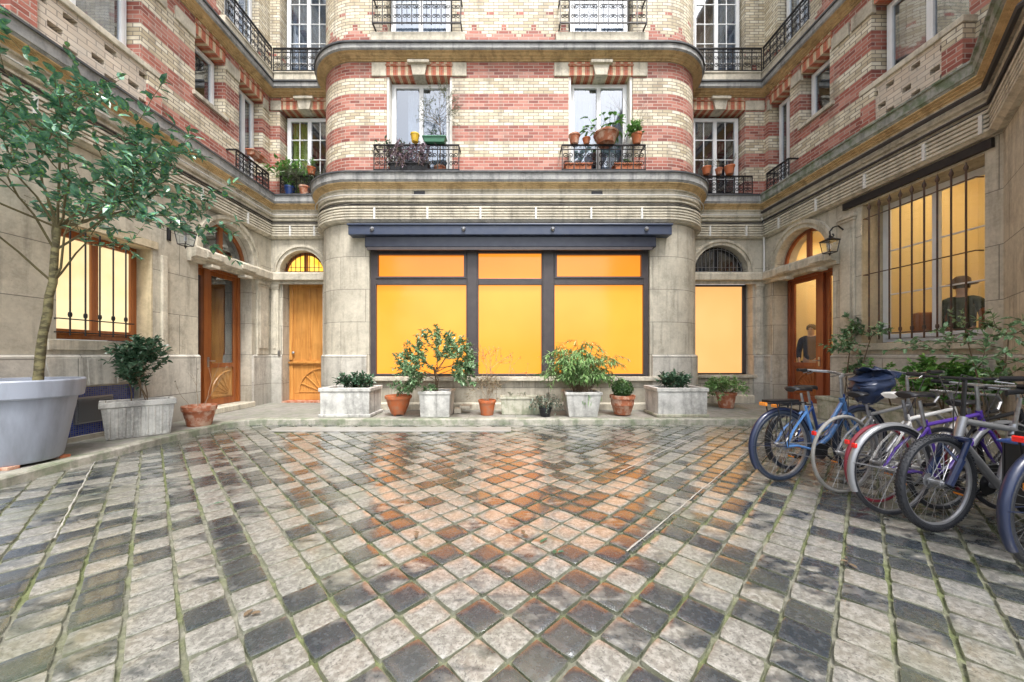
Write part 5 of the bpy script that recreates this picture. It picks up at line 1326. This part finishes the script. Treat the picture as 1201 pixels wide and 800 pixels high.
# ------------------------------------------------------------------ wall lanterns
def lantern(loc, rz, lab):
    t = thing('wall_lantern', lab, 'lantern', loc, rz, 'wrought iron wall lanterns')   # local +x = away from the wall
    mb = MB(); mb.box((0, -.035, -.12), (.015, .035, .16)); 
    arm = [V((.01, 0, -.10)), V((.02, 0, .12)), V((.05, 0, .24)), V((.14, 0, .31)), V((.24, 0, .28)), V((.30, 0, .20)), V((.29, 0, .12)), V((.25, 0, .09)), V((.225, 0, .13)), V((.25, 0, .16))]
    mb.tube(arm, .014, 6); mb.tube([V((.30, 0, .20)), V((.30, 0, .08))], .006, 5); mb.build('bracket', M['iron'], t, smooth=True, ang=50)
    c = V((.30, 0, -.10))
    k = MB(); a, b = .115, .075
    k.add([(c.x+sx*a, sy*a, .03) for sx, sy in ((-1,-1),(1,-1),(1,1),(-1,1))]+[(c.x, 0, .10)], [(0,1,4),(1,2,4),(2,3,4),(3,0,4),(3,2,1,0)])
    for sx, sy in ((-1,-1),(1,-1),(1,1),(-1,1)): k.tube([(c.x+sx*a*.9, sy*a*.9, .03), (c.x+sx*b, sy*b, -.20)], .008, 4)
    for (z_, e) in ((.02, a*.93), (-.20, b)):
        for p, q in (((-1,-1),(1,-1)),((1,-1),(1,1)),((1,1),(-1,1)),((-1,1),(-1,-1))): k.tube([(c.x+p[0]*e, p[1]*e, z_), (c.x+q[0]*e, q[1]*e, z_)], .008, 4)
    k.lathe([(0, .09), (.02, .10), (.015, .13), (0, .14)], c=(c.x, 0, 0), n=8); k.lathe([(0, -.27), (.012, -.24), (.03, -.21), (.0, -.2)], c=(c.x, 0, 0), n=8)
    k.build('lantern_cage', M['iron'], t)
    g = MB(); A = [(c.x+sx*a*.86, sy*a*.86, .02) for sx, sy in ((-1,-1),(1,-1),(1,1),(-1,1))]; B = [(c.x+sx*b*.94, sy*b*.94, -.195) for sx, sy in ((-1,-1),(1,-1),(1,1),(-1,1))]
    for i in range(4): g.quad(B[i], B[(i+1) % 4], A[(i+1) % 4], A[i])
    g.build('lantern_glass', M['white_warm'] if False else M['lampglass'], t)
    bl = MB(); bl.lathe([(0, -.14), (.02, -.12), (.028, -.08), (.012, -.03), (0, -.03)], c=(c.x, 0, 0), n=10); bl.build('bulb', M['white'], t, smooth=True)
lantern((XR-.002, 6.78, 3.44), PI, 'black scrolled lantern on the right wing beside the brown glazed door')
lantern((XL+.002, 6.25, 3.42), 0, 'black scrolled lantern on the left wing half hidden by tree leaves')

# ------------------------------------------------------------------ bicycles
def wheel_parts(root, c, r, tyre='rubber', rim='chrome', tw=.022, hubm='chrome', disc=False, knobs=False):
    N = 44; w = MB()
    def torus(mb, R0, rr, sq=1.0, n=8):
        pts = []; b = len(mb.v)
        for i in range(N):
            q = 2*PI*i/N
            for k in range(n):
                a = 2*PI*k/n; rad = R0+rr*math.cos(a)
                mb.v.append((c[0]+rad*math.cos(q), c[1]+rr*sq*math.sin(a), c[2]+rad*math.sin(q)))
        for i in range(N):
            for k in range(n): mb.f.append((b+i*n+k, b+i*n+(k+1) % n, b+((i+1) % N)*n+(k+1) % n, b+((i+1) % N)*n+k))
    torus(w, r-tw*1.75, tw*.55, 1.1)
    w.tube([(c[0], c[1]-.05, c[2]), (c[0], c[1]+.05, c[2])], [.018, .018], 10)
    w.tube([(c[0], c[1]-.033, c[2]), (c[0], c[1]-.028, c[2])], .03, 12); w.tube([(c[0], c[1]+.028, c[2]), (c[0], c[1]+.033, c[2])], .03, 12)
    W = w.build('wheel', M[rim], root, smooth=True)
    t = MB(); torus(t, r-tw, tw, 1.0, 10)
    if knobs:
        for i in range(84):
            q = 2*PI*i/84
            for a in ((-.9, -.3, .3, .9) if i % 2 else (-.62, 0, .62)):
                P = []
                for dr in (-.002, .004):
                    for da, dq in ((-.13, -.014), (.13, -.014), (.13, .014), (-.13, .014)):
                        aa = a+da; rad = r-tw+(tw+dr)*math.cos(aa); P.append((c[0]+rad*math.cos(q+dq), c[1]+(tw+dr)*math.sin(aa), c[2]+rad*math.sin(q+dq)))
                t.hull8(P)
    t.build('tyre', M[tyre], W, smooth=True)
    s = MB(); ns = 32
    for i in range(ns):
        q = 2*PI*i/ns; sd = 1 if i % 2 else -1; q2 = q+(.35 if i % 4 < 2 else -.35)
        s.tube([(c[0]+.028*math.cos(q2), c[1]+sd*.03, c[2]+.028*math.sin(q2)), (c[0]+(r-tw*2)*math.cos(q), c[1], c[2]+(r-tw*2)*math.sin(q))], .0016, 3, False)
    s.build('spokes', M['chrome'], W)
    if disc:
        d = MB(); d.tube([(c[0], c[1]-.045, c[2]), (c[0], c[1]-.043, c[2])], .055, 20); d.build('brake_disc', M['metal'], W)
    return W
def mudguard(root, c, r, a0, a1, m, w=.026):
    mb = MB(); n = 22; prof = [(-w, -.014), (-w*.6, .002), (0, .008), (w*.6, .002), (w, -.014)]
    for lay in (0, 1):
        for i in range(n+1):
            q = R(a0+(a1-a0)*i/n)
            for y, dr in prof: rad = r+.018+dr-.004*lay; mb.v.append((c[0]+rad*math.cos(q), c[1]+y, c[2]+rad*math.sin(q)))
    k = len(prof); L = (n+1)*k
    for i in range(n):
        for j in range(k-1):
            a = i*k+j; mb.f.append((a, a+1, a+k+1, a+k)); mb.f.append((a+L, a+k+L, a+k+1+L, a+1+L))
    for i in range(n):
        for j in (0, k-1): a = i*k+j; mb.f.append((a, a+k, a+k+L, a+L))
    q = R(a0+(a1-a0)*.18); q2 = R(a0+(a1-a0)*.8)
    for qq in (q, q2):
        for sd in (-1, 1): mb.tube([(c[0], c[1]+sd*.055, c[2]), (c[0]+(r+.012)*math.cos(qq), c[1]+sd*w, c[2]+(r+.012)*math.sin(qq))], .003, 4)
    mb.build('mudguard', M[m], root, smooth=True, ang=60)
def bike(label, at, th, front_at=None, r=.345, paint='p_blue', tyres=('rubber', 'rubber'), rims=('chrome', 'chrome'), tw=.02, step=False, guards=None, rack=False,
         bars_='flat', saddle='black_pl', tail=None, seatz=.97, barz=1.04, susp=False, headlight=False, anchor='rear', steer=0, lean=0, ft=.016, disc=False, pannier=None, basket=False, wb=1.04):
    """local x runs to the front of the bicycle; anchor = which wheel stands at `at`"""
    xr, xf = -wb/2, wb/2
    ax = xr if anchor == 'rear' else xf
    root = thing('bicycle', label, 'bicycle', (0, 0, 0), 0, 'bicycles parked in a row')
    ct, st = math.cos(th), math.sin(th)
    root.location = (at[0]-ax*ct, at[1]-ax*st, .006); root.rotation_euler = (R(lean), 0, th)
    bb = V((-.07, 0, .29)); sc = V((-.22, 0, .76)); hb = V((xf-.19, 0, .66)); ht = V((xf-.245, 0, .83)); ra = V((xr, 0, r)); fa = V((xf, 0, r))
    mb = MB()
    mb.tube([bb, sc], ft, 8); mb.tube([hb-V((0,0,.0)), ht], ft*1.25, 8)
    if step: mb.tube([hb+V((-.01, 0, .02)), V((.10, 0, .42)), bb+V((.02, 0, .03))], ft*1.35, 8); mb.tube([ht-V((0, 0, .06)), V((.08, 0, .52)), bb+(sc-bb)*.35], ft, 8)
    else: mb.tube([hb+V((-.008, 0, .02)), bb], ft*1.25, 8); mb.tube([ht-V((0, 0, .03)), sc-V((0, 0, .04))], ft*1.05, 8)
    for sd in (-.05, .05):
        mb.tube([bb+V((-.02, sd*.5, 0)), ra+V((.15, sd, 0)), ra+V((0, sd*1.15, 0))], ft*.7, 6); mb.tube([sc-V((0, -sd*.4, .06)), ra+V((.10, sd, .16)), ra+V((0, sd*1.15, 0))], ft*.6, 6)
    mb.tube([bb+V((0, -.04, 0)), bb+V((0, .04, 0))], .024, 10)
    mb.build('frame', M[paint], root, smooth=True, ang=50)
    fk = MB(); fo = ft*.8
    crown = hb+V((.01, 0, -.02))
    if susp:
        for sd in (-.065, .065): fk.tube([crown+V((0, sd, .03)), crown.lerp(fa, .5)+V((.0, sd, 0))], .017, 8); fk.tube([crown.lerp(fa, .38)+V((0, sd, 0)), fa+V((0, sd, 0))], .024, 8)
        fk.tube([crown+V((0, -.075, .03)), crown+V((0, .075, .03))], .022, 8); fk.tube([crown.lerp(fa, .45)+V((.0, -.065, .0)), crown.lerp(fa, .2)+V((.07, 0, .03)), crown.lerp(fa, .45)+V((.0, .065, .0))], .012, 6)
    else:
        for sd in (-.05, .05): fk.tube([crown+V((0, sd*.6, .02)), crown.lerp(fa, .35)+V((-.012, sd, 0)), crown.lerp(fa, .75)+V((-.012, sd, 0)), fa+V((0, sd, 0))], [fo*1.1, fo, fo*.9, fo*.7], 7)
        fk.tube([crown+V((0, -.035, .02)), crown+V((0, .035, .02))], fo, 7)
    fk.build('fork', M['p_navy' if susp else paint], root, smooth=True)
    wheel_parts(root, ra, r, tyres[0], rims[0], tw); wheel_parts(root, fa, r, tyres[1], rims[1], tw, disc=disc, knobs=susp)
    # handlebar
    hh = MB(); stem = V((ht.x-.02, 0, barz-.03)); hh.tube([ht, stem], .013, 7)
    grips = []
    if bars_ == 'flat':
        f_ = stem+V((.07, 0, .01)); hh.tube([stem, f_], .014, 6); hh.tube([f_+V((-.03, -.30, .015)), f_+V((0, -.10, 0)), f_+V((0, .10, 0)), f_+V((-.03, .30, .015))], .011, 7)
        grips = [[f_+V((-.018, s*.20, .009)), f_+V((-.032, s*.315, .015))] for s in (-1, 1)]
    elif bars_ == 'city':
        f_ = stem+V((.04, 0, .03)); hh.tube([stem, f_], .014, 6)
        hh.tube([f_+V((-.24, -.28, .04)), f_+V((-.10, -.29, .04)), f_+V((.01, -.16, .03)), f_+V((.02, 0, 0)), f_+V((.01, .16, .03)), f_+V((-.10, .29, .04)), f_+V((-.24, .28, .04))], .011, 7)
        grips = [[f_+V((-.13, s*.288, .04)), f_+V((-.255, s*.279, .04))] for s in (-1, 1)]
    else:
        f_ = stem+V((.08, 0, 0)); hh.tube([stem, f_], .013, 6)
        for s in (-1, 1):
            hh.tube([f_, f_+V((0, s*.19, 0)), f_+V((.07, s*.20, 0)), f_+V((.11, s*.20, -.06)), f_+V((.06, s*.205, -.13)), f_+V((-.04, s*.21, -.14))], .012, 7)
        grips = [[f_+V((.06, s*.20, -.132)), f_+V((-.045, s*.21, -.142))] for s in (-1, 1)]
    H = hh.build('handlebar', M['black_pl' if susp else 'chrome'], root, smooth=True)
    for g in grips: k = MB(); k.tube(g, .0175, 8); k.build('grip', M['black_pl'], H, smooth=True)
    lv = MB()
    for g in grips: e = g[0]; lv.tube([e+V((.02, 0, -.005)), e+V((.05, 0, -.02)), e.lerp(g[1], .7)+V((.045, 0, -.035))], .005, 5)
    lv.build('brake_lever', M['chrome'], H, smooth=True)
    cb = MB(); f0 = stem+V((.06, .02, 0)); cb.tube([f0+V((0, .12, 0)), f0+V((.10, .05, .04)), f0+V((.08, 0, -.15)), crown+V((.03, 0, .03))], .0035, 4); cb.tube([f0+V((0, -.12, 0)), f0+V((.12, -.06, .03)), f0+V((.02, -.04, -.2)), hb+V((-.12, -.02, .02))], .0035, 4)
    cb.build('brake_cable', M['cable'], H, smooth=True)
    # saddle
    sp = sc+(sc-bb).normalized()*(seatz-.05-sc.z); pm = MB(); pm.tube([sc-V((0, 0, .05)), sp], .0125, 7); pm.build('seat_post', M['chrome'], root, smooth=True)
    sd = MB(); n = 9; secs = [(-.14, .055, .0), (-.13, .075, .02), (-.08, .08, .025), (-.02, .055, .02), (.05, .028, .015), (.11, .018, .01), (.135, .010, -.005)]
    b0 = len(sd.v)
    for x, wd, dz in secs:
        for k in range(8):
            q = 2*PI*k/8; sd.v.append((sp.x+x-.0, wd*math.cos(q), seatz-.02+dz*.6+.024*math.sin(q)*(1 if math.sin(q) > 0 else .9)))
    for i in range(len(secs)-1):
        for k in range(8): sd.f.append((b0+i*8+k, b0+i*8+(k+1) % 8, b0+(i+1)*8+(k+1) % 8, b0+(i+1)*8+k))
    sd.f.append(tuple(b0+k for k in range(8))); sd.f.append(tuple(b0+(len(secs)-1)*8+k for k in reversed(range(8))))
    sd.build('saddle', M[saddle], root, smooth=True, ang=70)
    # drivetrain
    ck = MB(); ck.tube([bb+V((0, -.055, 0)), bb+V((0, -.050, 0))], .085, 24); 
    for s, dx in ((-1, .14), (1, -.14)): ck.tube([bb+V((0, s*.06, 0)), bb+V((dx*.9, s*.075, -.09))], .011, 6)
    C = ck.build('crank', M['black_pl'], root, smooth=True)
    for s, dx in ((-1, .14), (1, -.14)):
        k = MB(); q = bb+V((dx*.9, s*.12, -.09)); k.box((q.x-.045, q.y-.04, q.z-.012), (q.x+.045, q.y+.04, q.z+.012)); pd = k.build('pedal', M['black_pl'], C, bevel=.004)
        k = MB(); k.box((q.x-.05, q.y-.03, q.z-.007), (q.x-.0455, q.y+.03, q.z+.007)); k.box((q.x+.0455, q.y-.03, q.z-.007), (q.x+.05, q.y+.03, q.z+.007)); k.build('reflector', M['amber'], C)
    ch = MB(); ch.tube([bb+V((0, -.053, .083)), ra+V((0, -.053, .035))], .005, 4); ch.tube([bb+V((0, -.053, -.083)), ra+V((.02, -.053, -.06))], .005, 4); ch.tube([ra+V((0, -.053, 0)), ra+V((0, -.045, 0))], .04, 16); ch.build('chain', M['metal'], root)
    if guards:
        mudguard(root, ra, r, 20, 215 if rack else 205, guards); mudguard(root, fa, r, -5, 150, guards)
    if rack:
        k = MB(); zr = r*2+.075; x0_, x1_ = xr-.20, xr+.22
        for y in (-.06, .06): k.tube([V((x1_+.02, y, zr)), V((x0_, y, zr))], .006, 5)
        for i in range(5): x = x0_+(x1_-x0_)*i/4; k.tube([V((x, -.06, zr)), V((x, .06, zr))], .005, 5)
        for y in (-.07, .07): k.tube([V((x0_+.08, y*.9, zr)), ra+V((-.01, y, 0))], .006, 5); k.tube([V((x0_+.26, y*.9, zr)), ra+V((.01, y, 0))], .006, 5)
        k.box((x0_+.02, -.05, zr+.006), (x1_-.05, .05, zr+.028)); k.build('rear_rack', M['black_pl'], root, smooth=True)
        if tail: k = MB(); k.box((x0_-.03, -.04, zr-.03), (x0_-.006, .04, zr+.008)); k.build('tail_light', M[tail], root, bevel=.008)
    elif tail:
        k = MB(); q = ra+V((-(r+.03)*math.cos(R(32)), 0, (r+.03)*math.sin(R(32)))); k.box((q.x-.012, -.018, q.z-.022), (q.x+.012, .018, q.z+.018)); k.build('tail_light', M[tail], root, bevel=.008)
    if headlight:
        k = MB(); q = crown+V((.09, 0, .14)); k.lathe([(0, -.02), (.03, -.015), (.038, .02), (0, .035)], n=14); k.v = [(q.x+v[2], v[0], q.z+v[1]) for v in k.v]; k.build('headlight', M['chrome'], root, smooth=True)
    ks = MB(); ks.tube([bb+V((-.12, .05, -.02)), bb+V((-.20, .17, -.27))], .007, 5); ks.build('kickstand', M['metal'], root, smooth=True)
    return root
# r=.36 wheels; positions of the wheel nearest the courtyard
b0 = bike('deep blue city bicycle with black rack and twin saddles, farthest in the row', (3.18, 4.02), R(14), r=.33, paint='p_blue2', tyres=('rubber_blue', 'rubber_blue'), tw=.022, rack=True, step=True, bars_='city', guards='black_pl', seatz=.93, barz=1.05, tail='amber')
b1 = bike('sky blue city bicycle with fat dark tyres, black rack and amber tail light', (2.80, 3.66), R(12), r=.365, paint='p_blue', tyres=('rubber_blue', 'rubber_blue'), tw=.026, rack=True, tail='amber', step=True, bars_='city', guards='p_navy', seatz=.95, barz=1.08, ft=.02)
b2 = bike('old bicycle with thin grey tyres and a dark blue covered child seat', (3.14, 3.34), R(11), r=.365, paint='p_silver', tyres=('rubber_grey', 'rubber_grey'), tw=.015, rims=('chrome', 'chrome'), bars_='city', saddle='black_pl', seatz=.93, barz=1.10, tail='red_lens')
b3 = bike('bicycle with red walled tyre and white frame, third wheel from the left', (3.24, 3.12), R(8), r=.345, paint='p_white', tyres=('rubber_red', 'rubber_red'), tw=.015, rims=('chrome', 'chrome'), bars_='drop', saddle='p_white', seatz=.95, barz=.98, tail='red_lens')
b4 = bike('violet framed bicycle with silver mudguards and black tyres', (3.10, 2.88), R(5), r=.362, paint='p_purple', tyres=('rubber', 'rubber'), tw=.018, bars_='flat', guards='p_silver', saddle='black_pl', seatz=.98, barz=1.06, tail='red_lens')
b5 = bike('silver mountain bicycle with knobbly black tyres and blue suspension fork pointing to the courtyard', (3.15, 2.62), R(189), r=.355, paint='p_silver', tyres=('rubber', 'rubber'), tw=.027, bars_='flat', susp=True, disc=True, anchor='front', seatz=1.02, barz=1.14, ft=.022, rims=('metal', 'metal'))
b6 = bike('heavy cargo bicycle with dark blue mudguard and black bag, nearest the right edge', (3.24, 2.13), R(9), r=.365, paint='p_navy', tyres=('rubber', 'rubber'), tw=.026, guards='p_navy', rack=True, tail='red_lens', step=True, bars_='city', seatz=.96, barz=1.10, ft=.024)
b7 = bike('dark framed bicycle hemmed in between the white and the violet bicycles', (3.62, 2.98), R(7), r=.345, paint='black_pl', tyres=('rubber', 'rubber'), tw=.018, bars_='flat', seatz=.90, barz=1.0, rims=('metal', 'metal'))
b8 = bike('olive framed bicycle half hidden behind the silver mountain bicycle', (3.92, 2.40), R(190), r=.345, paint='p_olive', tyres=('rubber', 'rubber'), tw=.018, bars_='city', seatz=.95, barz=1.03, anchor='front')
# child seat with tarpaulin on bicycle b2 (rests on the bicycle: its own thing)
cs = thing('child_seat', 'bicycle child seat wrapped in dark blue tarpaulin behind the saddle', 'child seat', (3.44, 3.42, .84), R(11)); cs.scale = (.82, .82, .82)
mb = MB(); n = 28; NL = 18
for i in range(NL):
    t_ = i/(NL-1)
    for k in range(n):
        q = 2*PI*k/n
        base = (.075+.10*math.sin(min(1, t_*1.25)*PI*.62)) if t_ < .82 else (.175*(1-((t_-.82)/.18)**1.6)+.012)
        d_ = V((math.cos(q), math.sin(q), 0))
        fold = abs(mnoise.noise(V((d_.x*2.4+5, d_.y*2.4, t_*3.6))))*.42 + .14*mnoise.noise(V((d_.x*5, d_.y*5, t_*9)))
        rr_ = base*(1.12-fold)
        # high back towards the front, sagging pocket behind
        zz = t_*.36 + (.07*math.cos(q) if t_ > .5 else 0)*(t_-.5)*2 + .02*mnoise.noise(V((d_.x*3, d_.y*3, t_*5+9)))
        mb.v.append((rr_*math.cos(q)*1.15+.10*t_, rr_*math.sin(q)*.95, zz))
for i in range(NL-1):
    for k in range(n): mb.f.append((i*n+k, i*n+(k+1) % n, (i+1)*n+(k+1) % n, (i+1)*n+k))
mb.f.append(tuple(reversed(range(n)))); mb.f.append(tuple((NL-1)*n+k for k in range(n))); mb.build('tarpaulin_cover', M['tarp'], cs, smooth=True, ang=50)
fl_ = MB()
for i in range(9):
    for k in range(7):
        x = .02+i*.045; y = -.15+k*.05; fl_.v.append((x, y, .40-.012*i+.05*mnoise.noise(V((x*9, y*9, 3)))-.10*abs(y)*2+(.05 if i > 5 else 0)))
for i in range(8):
    for k in range(6): a_ = i*7+k; fl_.f.append((a_, a_+7, a_+8, a_+1))
o_ = fl_.build('tarpaulin_flap', M['tarp'], cs, smooth=True, ang=60); sm_ = o_.modifiers.new('Solid', 'SOLIDIFY'); sm_.thickness = .006
k = MB(); k.tube([(-.10, 0, .02), (-.02, 0, -.03), (.10, 0, -.02)], .012, 6); k.build('seat_bracket', M['metal'], cs)
# black bag/crate on the cargo bicycle
bg = thing('cargo_bag', 'black open cargo bag carried low between the silver and the nearest bicycle', 'bag', (3.62, 2.36, .30), R(9))
mb = MB(); wv = []
def rr_box(mb, lx, ly, h, t):
    for (x0_, x1_, y0_, y1_, z0_, z1_) in ((-lx, lx, -ly, -ly+t, 0, h), (-lx, lx, ly-t, ly, 0, h), (-lx, -lx+t, -ly+t, ly-t, 0, h), (lx-t, lx, -ly+t, ly-t, 0, h), (-lx+t, lx-t, -ly+t, ly-t, 0, t)): mb.box((x0_, y0_, z0_), (x1_, y1_, z1_))
rr_box(mb, .28, .09, .42, .012); mb.build('bag_body', M['black_pl'], bg, bevel=.01)
k = MB(); k.tube([(-.29, -.10, .42), (.29, -.10, .42), (.29, .10, .42), (-.29, .10, .42), (-.29, -.10, .42)], .011, 6); k.build('bag_rim', M['p_blue2'], bg, smooth=True)
for x in (-.2, .2):
    k = MB(); k.box((x-.02, -.105, .18), (x+.02, -.092, .44)); k.build('strap', M['p_navy'], bg)
k = MB(); k.box((-.30, -.06, .12), (-.281, -.01, .17)); k.build('reflector', M['amber'], bg)
# leg of the cargo bag stands on the ground
for x in (-.2, .2):
    k = MB(); k.tube([(x, 0, 0), (x, 0, -.296)], .014, 8); k.build('support_leg', M['metal'], bg, smooth=True)

# ------------------------------------------------------------------ people behind the glass
def skin_mesh(name, joints, edges, m, parent, root_i=0, sub=2):
    me = bpy.data.meshes.new(name); me.from_pydata([j[0] for j in joints], edges, []); me.materials.append(m)
    o = bpy.data.objects.new(name, me); COL.objects.link(o); o.parent = parent
    md = o.modifiers.new('Skin', 'SKIN'); md.use_smooth_shade = True
    if not me.skin_vertices: return o
    for i, j in enumerate(joints):
        sv = me.skin_vertices[0].data[i]; r_ = j[1]; sv.radius = (r_, r_) if not isinstance(r_, tuple) else r_; sv.use_root = (i == root_i)
    sb = o.modifiers.new('Sub', 'SUBSURF'); sb.levels = sub; sb.render_levels = sub
    return o
def person(label, loc, rz, jm, hat=False, glasses=False, h=1.75):
    t = thing('person', label, 'person', loc, rz); k = h/1.75
    # facing local -y
    J = [((0, 0, .95), (.14, .10)), ((0, 0, 1.10), (.13, .09)), ((0, .01, 1.32), (.155, .10)), ((0, .01, 1.45), (.10, .07)), ((0, .0, 1.52), (.052, .052)),
         ((0, -.01, 1.60), (.072, .085)), ((0, -.01, 1.68), (.075, .095)), ((0, 0, 1.74), (.045, .055)),
         ((.18, .01, 1.42), .052), ((.23, .03, 1.15), .040), ((.20, -.12, .95), .030), ((.19, -.16, .89), (.028, .018)),
         ((-.18, .01, 1.42), .052), ((-.23, .03, 1.15), .040), ((-.20, -.12, .95), .030), ((-.19, -.16, .89), (.028, .018)),
         ((.09, 0, .86), .085), ((.10, -.01, .48), .055), ((.10, .01, .09), .038), ((.11, -.12, .04), .034),
         ((-.09, 0, .86), .085), ((-.10, -.01, .48), .055), ((-.10, .01, .09), .038), ((-.11, -.12, .04), .034)]
    # fingers
    E = [(0,1),(1,2),(2,3),(3,4),(4,5),(5,6),(6,7),(3,8),(8,9),(9,10),(10,11),(3,12),(12,13),(13,14),(14,15),(0,16),(16,17),(17,18),(18,19),(0,20),(20,21),(21,22),(22,23)]
    for hi, sx in ((11, 1), (15, -1)):
        hx, hy, hz = J[hi][0]
        for f in range(4):
            a = len(J); off = (f-1.5)*.018
            J.append(((hx+off*.3, hy-.03+off, hz-.03), .009)); J.append(((hx+off*.3-sx*.01, hy-.04+off, hz-.07-.008*(f in (1, 2))), .008)); E += [(hi, a), (a, a+1)]
        a = len(J); J.append(((hx-sx*.03, hy-.03, hz-.005), .010)); J.append(((hx-sx*.035, hy-.05, hz-.035), .009)); E += [(hi, a), (a, a+1)]
    sc_ = lambda L: [((p[0]*k, p[1]*k, p[2]*k), tuple(q*k for q in r_) if isinstance(r_, tuple) else r_*k) for p, r_ in L]
    skin_mesh('body', sc_(J), E, M['skin'], t)
    JJ = [((0, 0, .88), (.165, .125)), ((0, 0, 1.10), (.155, .115)), ((0, .01, 1.32), (.18, .125)), ((0, .01, 1.46), (.11, .085)), ((.18, .01, 1.42), .075), ((.235, .03, 1.15), .060), ((.205, -.10, .97), .046), ((-.18, .01, 1.42), .075), ((-.235, .03, 1.15), .060), ((-.205, -.10, .97), .046)]
    skin_mesh('jacket', sc_(JJ), [(0,1),(1,2),(2,3),(3,4),(4,5),(5,6),(3,7),(7,8),(8,9)], M[jm], t)
    TT = [((0, 0, .93), (.15, .115)), ((.09, 0, .84), .10), ((.10, -.01, .48), .075), ((.10, .01, .10), .06), ((-.09, 0, .84), .10), ((-.10, -.01, .48), .075), ((-.10, .01, .10), .06)]
    skin_mesh('trousers', sc_(TT), [(0,1),(1,2),(2,3),(0,4),(4,5),(5,6)], M['cloth_dark'], t)
    hr = MB(); hr.lathe([(.088, -.02), (.095, .03), (.085, .08), (.05, .115), (0, .125)], c=(0, .018*k, 1.655*k), n=18, sy=1.12); hr.build('hair', M['hair'], t, smooth=True)
    fc = MB(); fc.tube([(0, -.095*k, 1.655*k), (0, -.118*k, 1.625*k), (0, -.10*k, 1.615*k)], [.008, .014, .008], 6); fc.build('nose', M['skin'], t, smooth=True)
    for s in (-1, 1):
        e = MB(); e.lathe([(0, -.011), (.011, 0), (0, .011)], c=(s*.032*k, -.092*k, 1.655*k), n=8); e.build('eye', M['black_pl'], t, smooth=True)
        sh = MB(); sh.lathe([(0, 0), (.05, 0), (.052, .03), (.04, .07), (0, .09)], c=(s*.105*k, -.05*k, .0), n=14, sy=2.3); sh.build('shoe', M['leather'], t, smooth=True)
    if glasses:
        g = MB()
        for s in (-1, 1): g.tube([(s*.034*k+.024*math.cos(q*PI/6), -.108*k, 1.655*k+.02*math.sin(q*PI/6)) for q in range(13)], .003, 4)
        g.build('glasses', M['black_pl'], t)
    if hat:
        h_ = MB(); h_.lathe([(.17, .0), (.172, .008), (.10, .02), (.095, .09), (.06, .13), (0, .12)], c=(0, .01*k, 1.70*k), n=24, sy=1.15); h_.build('hat', M['hat'], t, smooth=True, ang=50)
    return t
person('person in a navy jacket standing behind the glass of the right brown door', (7.16, 8.42, .218), R(-52), 'cloth_navy', glasses=True, h=1.78)
person('person in a dark green jacket and brimmed hat inside the right barred window', (7.28, 5.72, .755), R(120), 'cloth_green', hat=True, h=1.72)
# armchairs in the lit room
def armchair(loc, rz, lab):
    t = thing('armchair', lab, 'armchair', loc, rz, 'armchairs in the lit room')
    for nm, (a, b) in {'seat': ((-.32, -.30, .30), (.32, .30, .50)), 'backrest': ((-.36, .26, .30), (.36, .42, 1.28))}.items():
        k = MB(); k.box(a, b); k.build(nm, M['leather'], t, bevel=.06)
    for s in (-1, 1):
        k = MB(); k.box((s*.36-.07, -.32, .22), (s*.36+.07, .30, .72)); k.build('armrest', M['leather'], t, bevel=.05)
        for y in (-.27, .3):
            k = MB(); k.tube([(s*.32, y, 0), (s*.30, y, .30)], .025, 8); k.build('leg', M['wood_red'], t)
armchair((7.55, 6.35, .752), R(150), 'brown leather armchair at the far side of the lit barred window')
armchair((7.50, 5.05, .752), R(60), 'brown leather armchair at the near side of the lit barred window')

# ------------------------------------------------------------------ camera, sky, light
cam = bpy.data.cameras.new('camera'); co = bpy.data.objects.new('camera', cam); COL.objects.link(co)
co.location = (0, 0, 1.3); co.rotation_euler = (R(90), 0, 0)
cam.sensor_width = 36; cam.lens = 418/1201*36; cam.shift_x = 4.5/1201; cam.shift_y = 16/1201; cam.clip_start = .05; cam.clip_end = 500
scene.camera = co
w = bpy.data.worlds.new('World'); scene.world = w; w.use_nodes = True
nt = w.node_tree; bg_ = nt.nodes['Background']
sky = nt.nodes.new('ShaderNodeTexSky'); sky.sky_type = 'NISHITA'; sky.sun_disc = False
sky.sun_elevation = R(62); sky.sun_rotation = R(160); sky.air_density = 1.0; sky.dust_density = 4.0; sky.ozone_density = 1.0
hs = nt.nodes.new('ShaderNodeHueSaturation'); hs.inputs['Saturation'].default_value = .42
nt.links.new(sky.outputs[0], hs.inputs['Color']); nt.links.new(hs.outputs[0], bg_.inputs[0]); bg_.inputs[1].default_value = .15
sun = bpy.data.lights.new('sun', 'SUN'); so = bpy.data.objects.new('sun', sun); COL.objects.link(so)
sun.energy = 1.5; sun.angle = R(14); sun.color = (1, .97, .93)
el, az = R(62), R(160)     # azimuth clockwise from +Y
dirv = V((math.sin(az)*math.cos(el), math.cos(az)*math.cos(el), math.sin(el)))
so.rotation_euler = dirv.to_track_quat('Z', 'Y').to_euler(); so.location = (0, 0, 20)
vs = scene.view_settings; vs.view_transform = 'Standard'; vs.look = 'None'; vs.exposure = 1.48; vs.gamma = 1.0
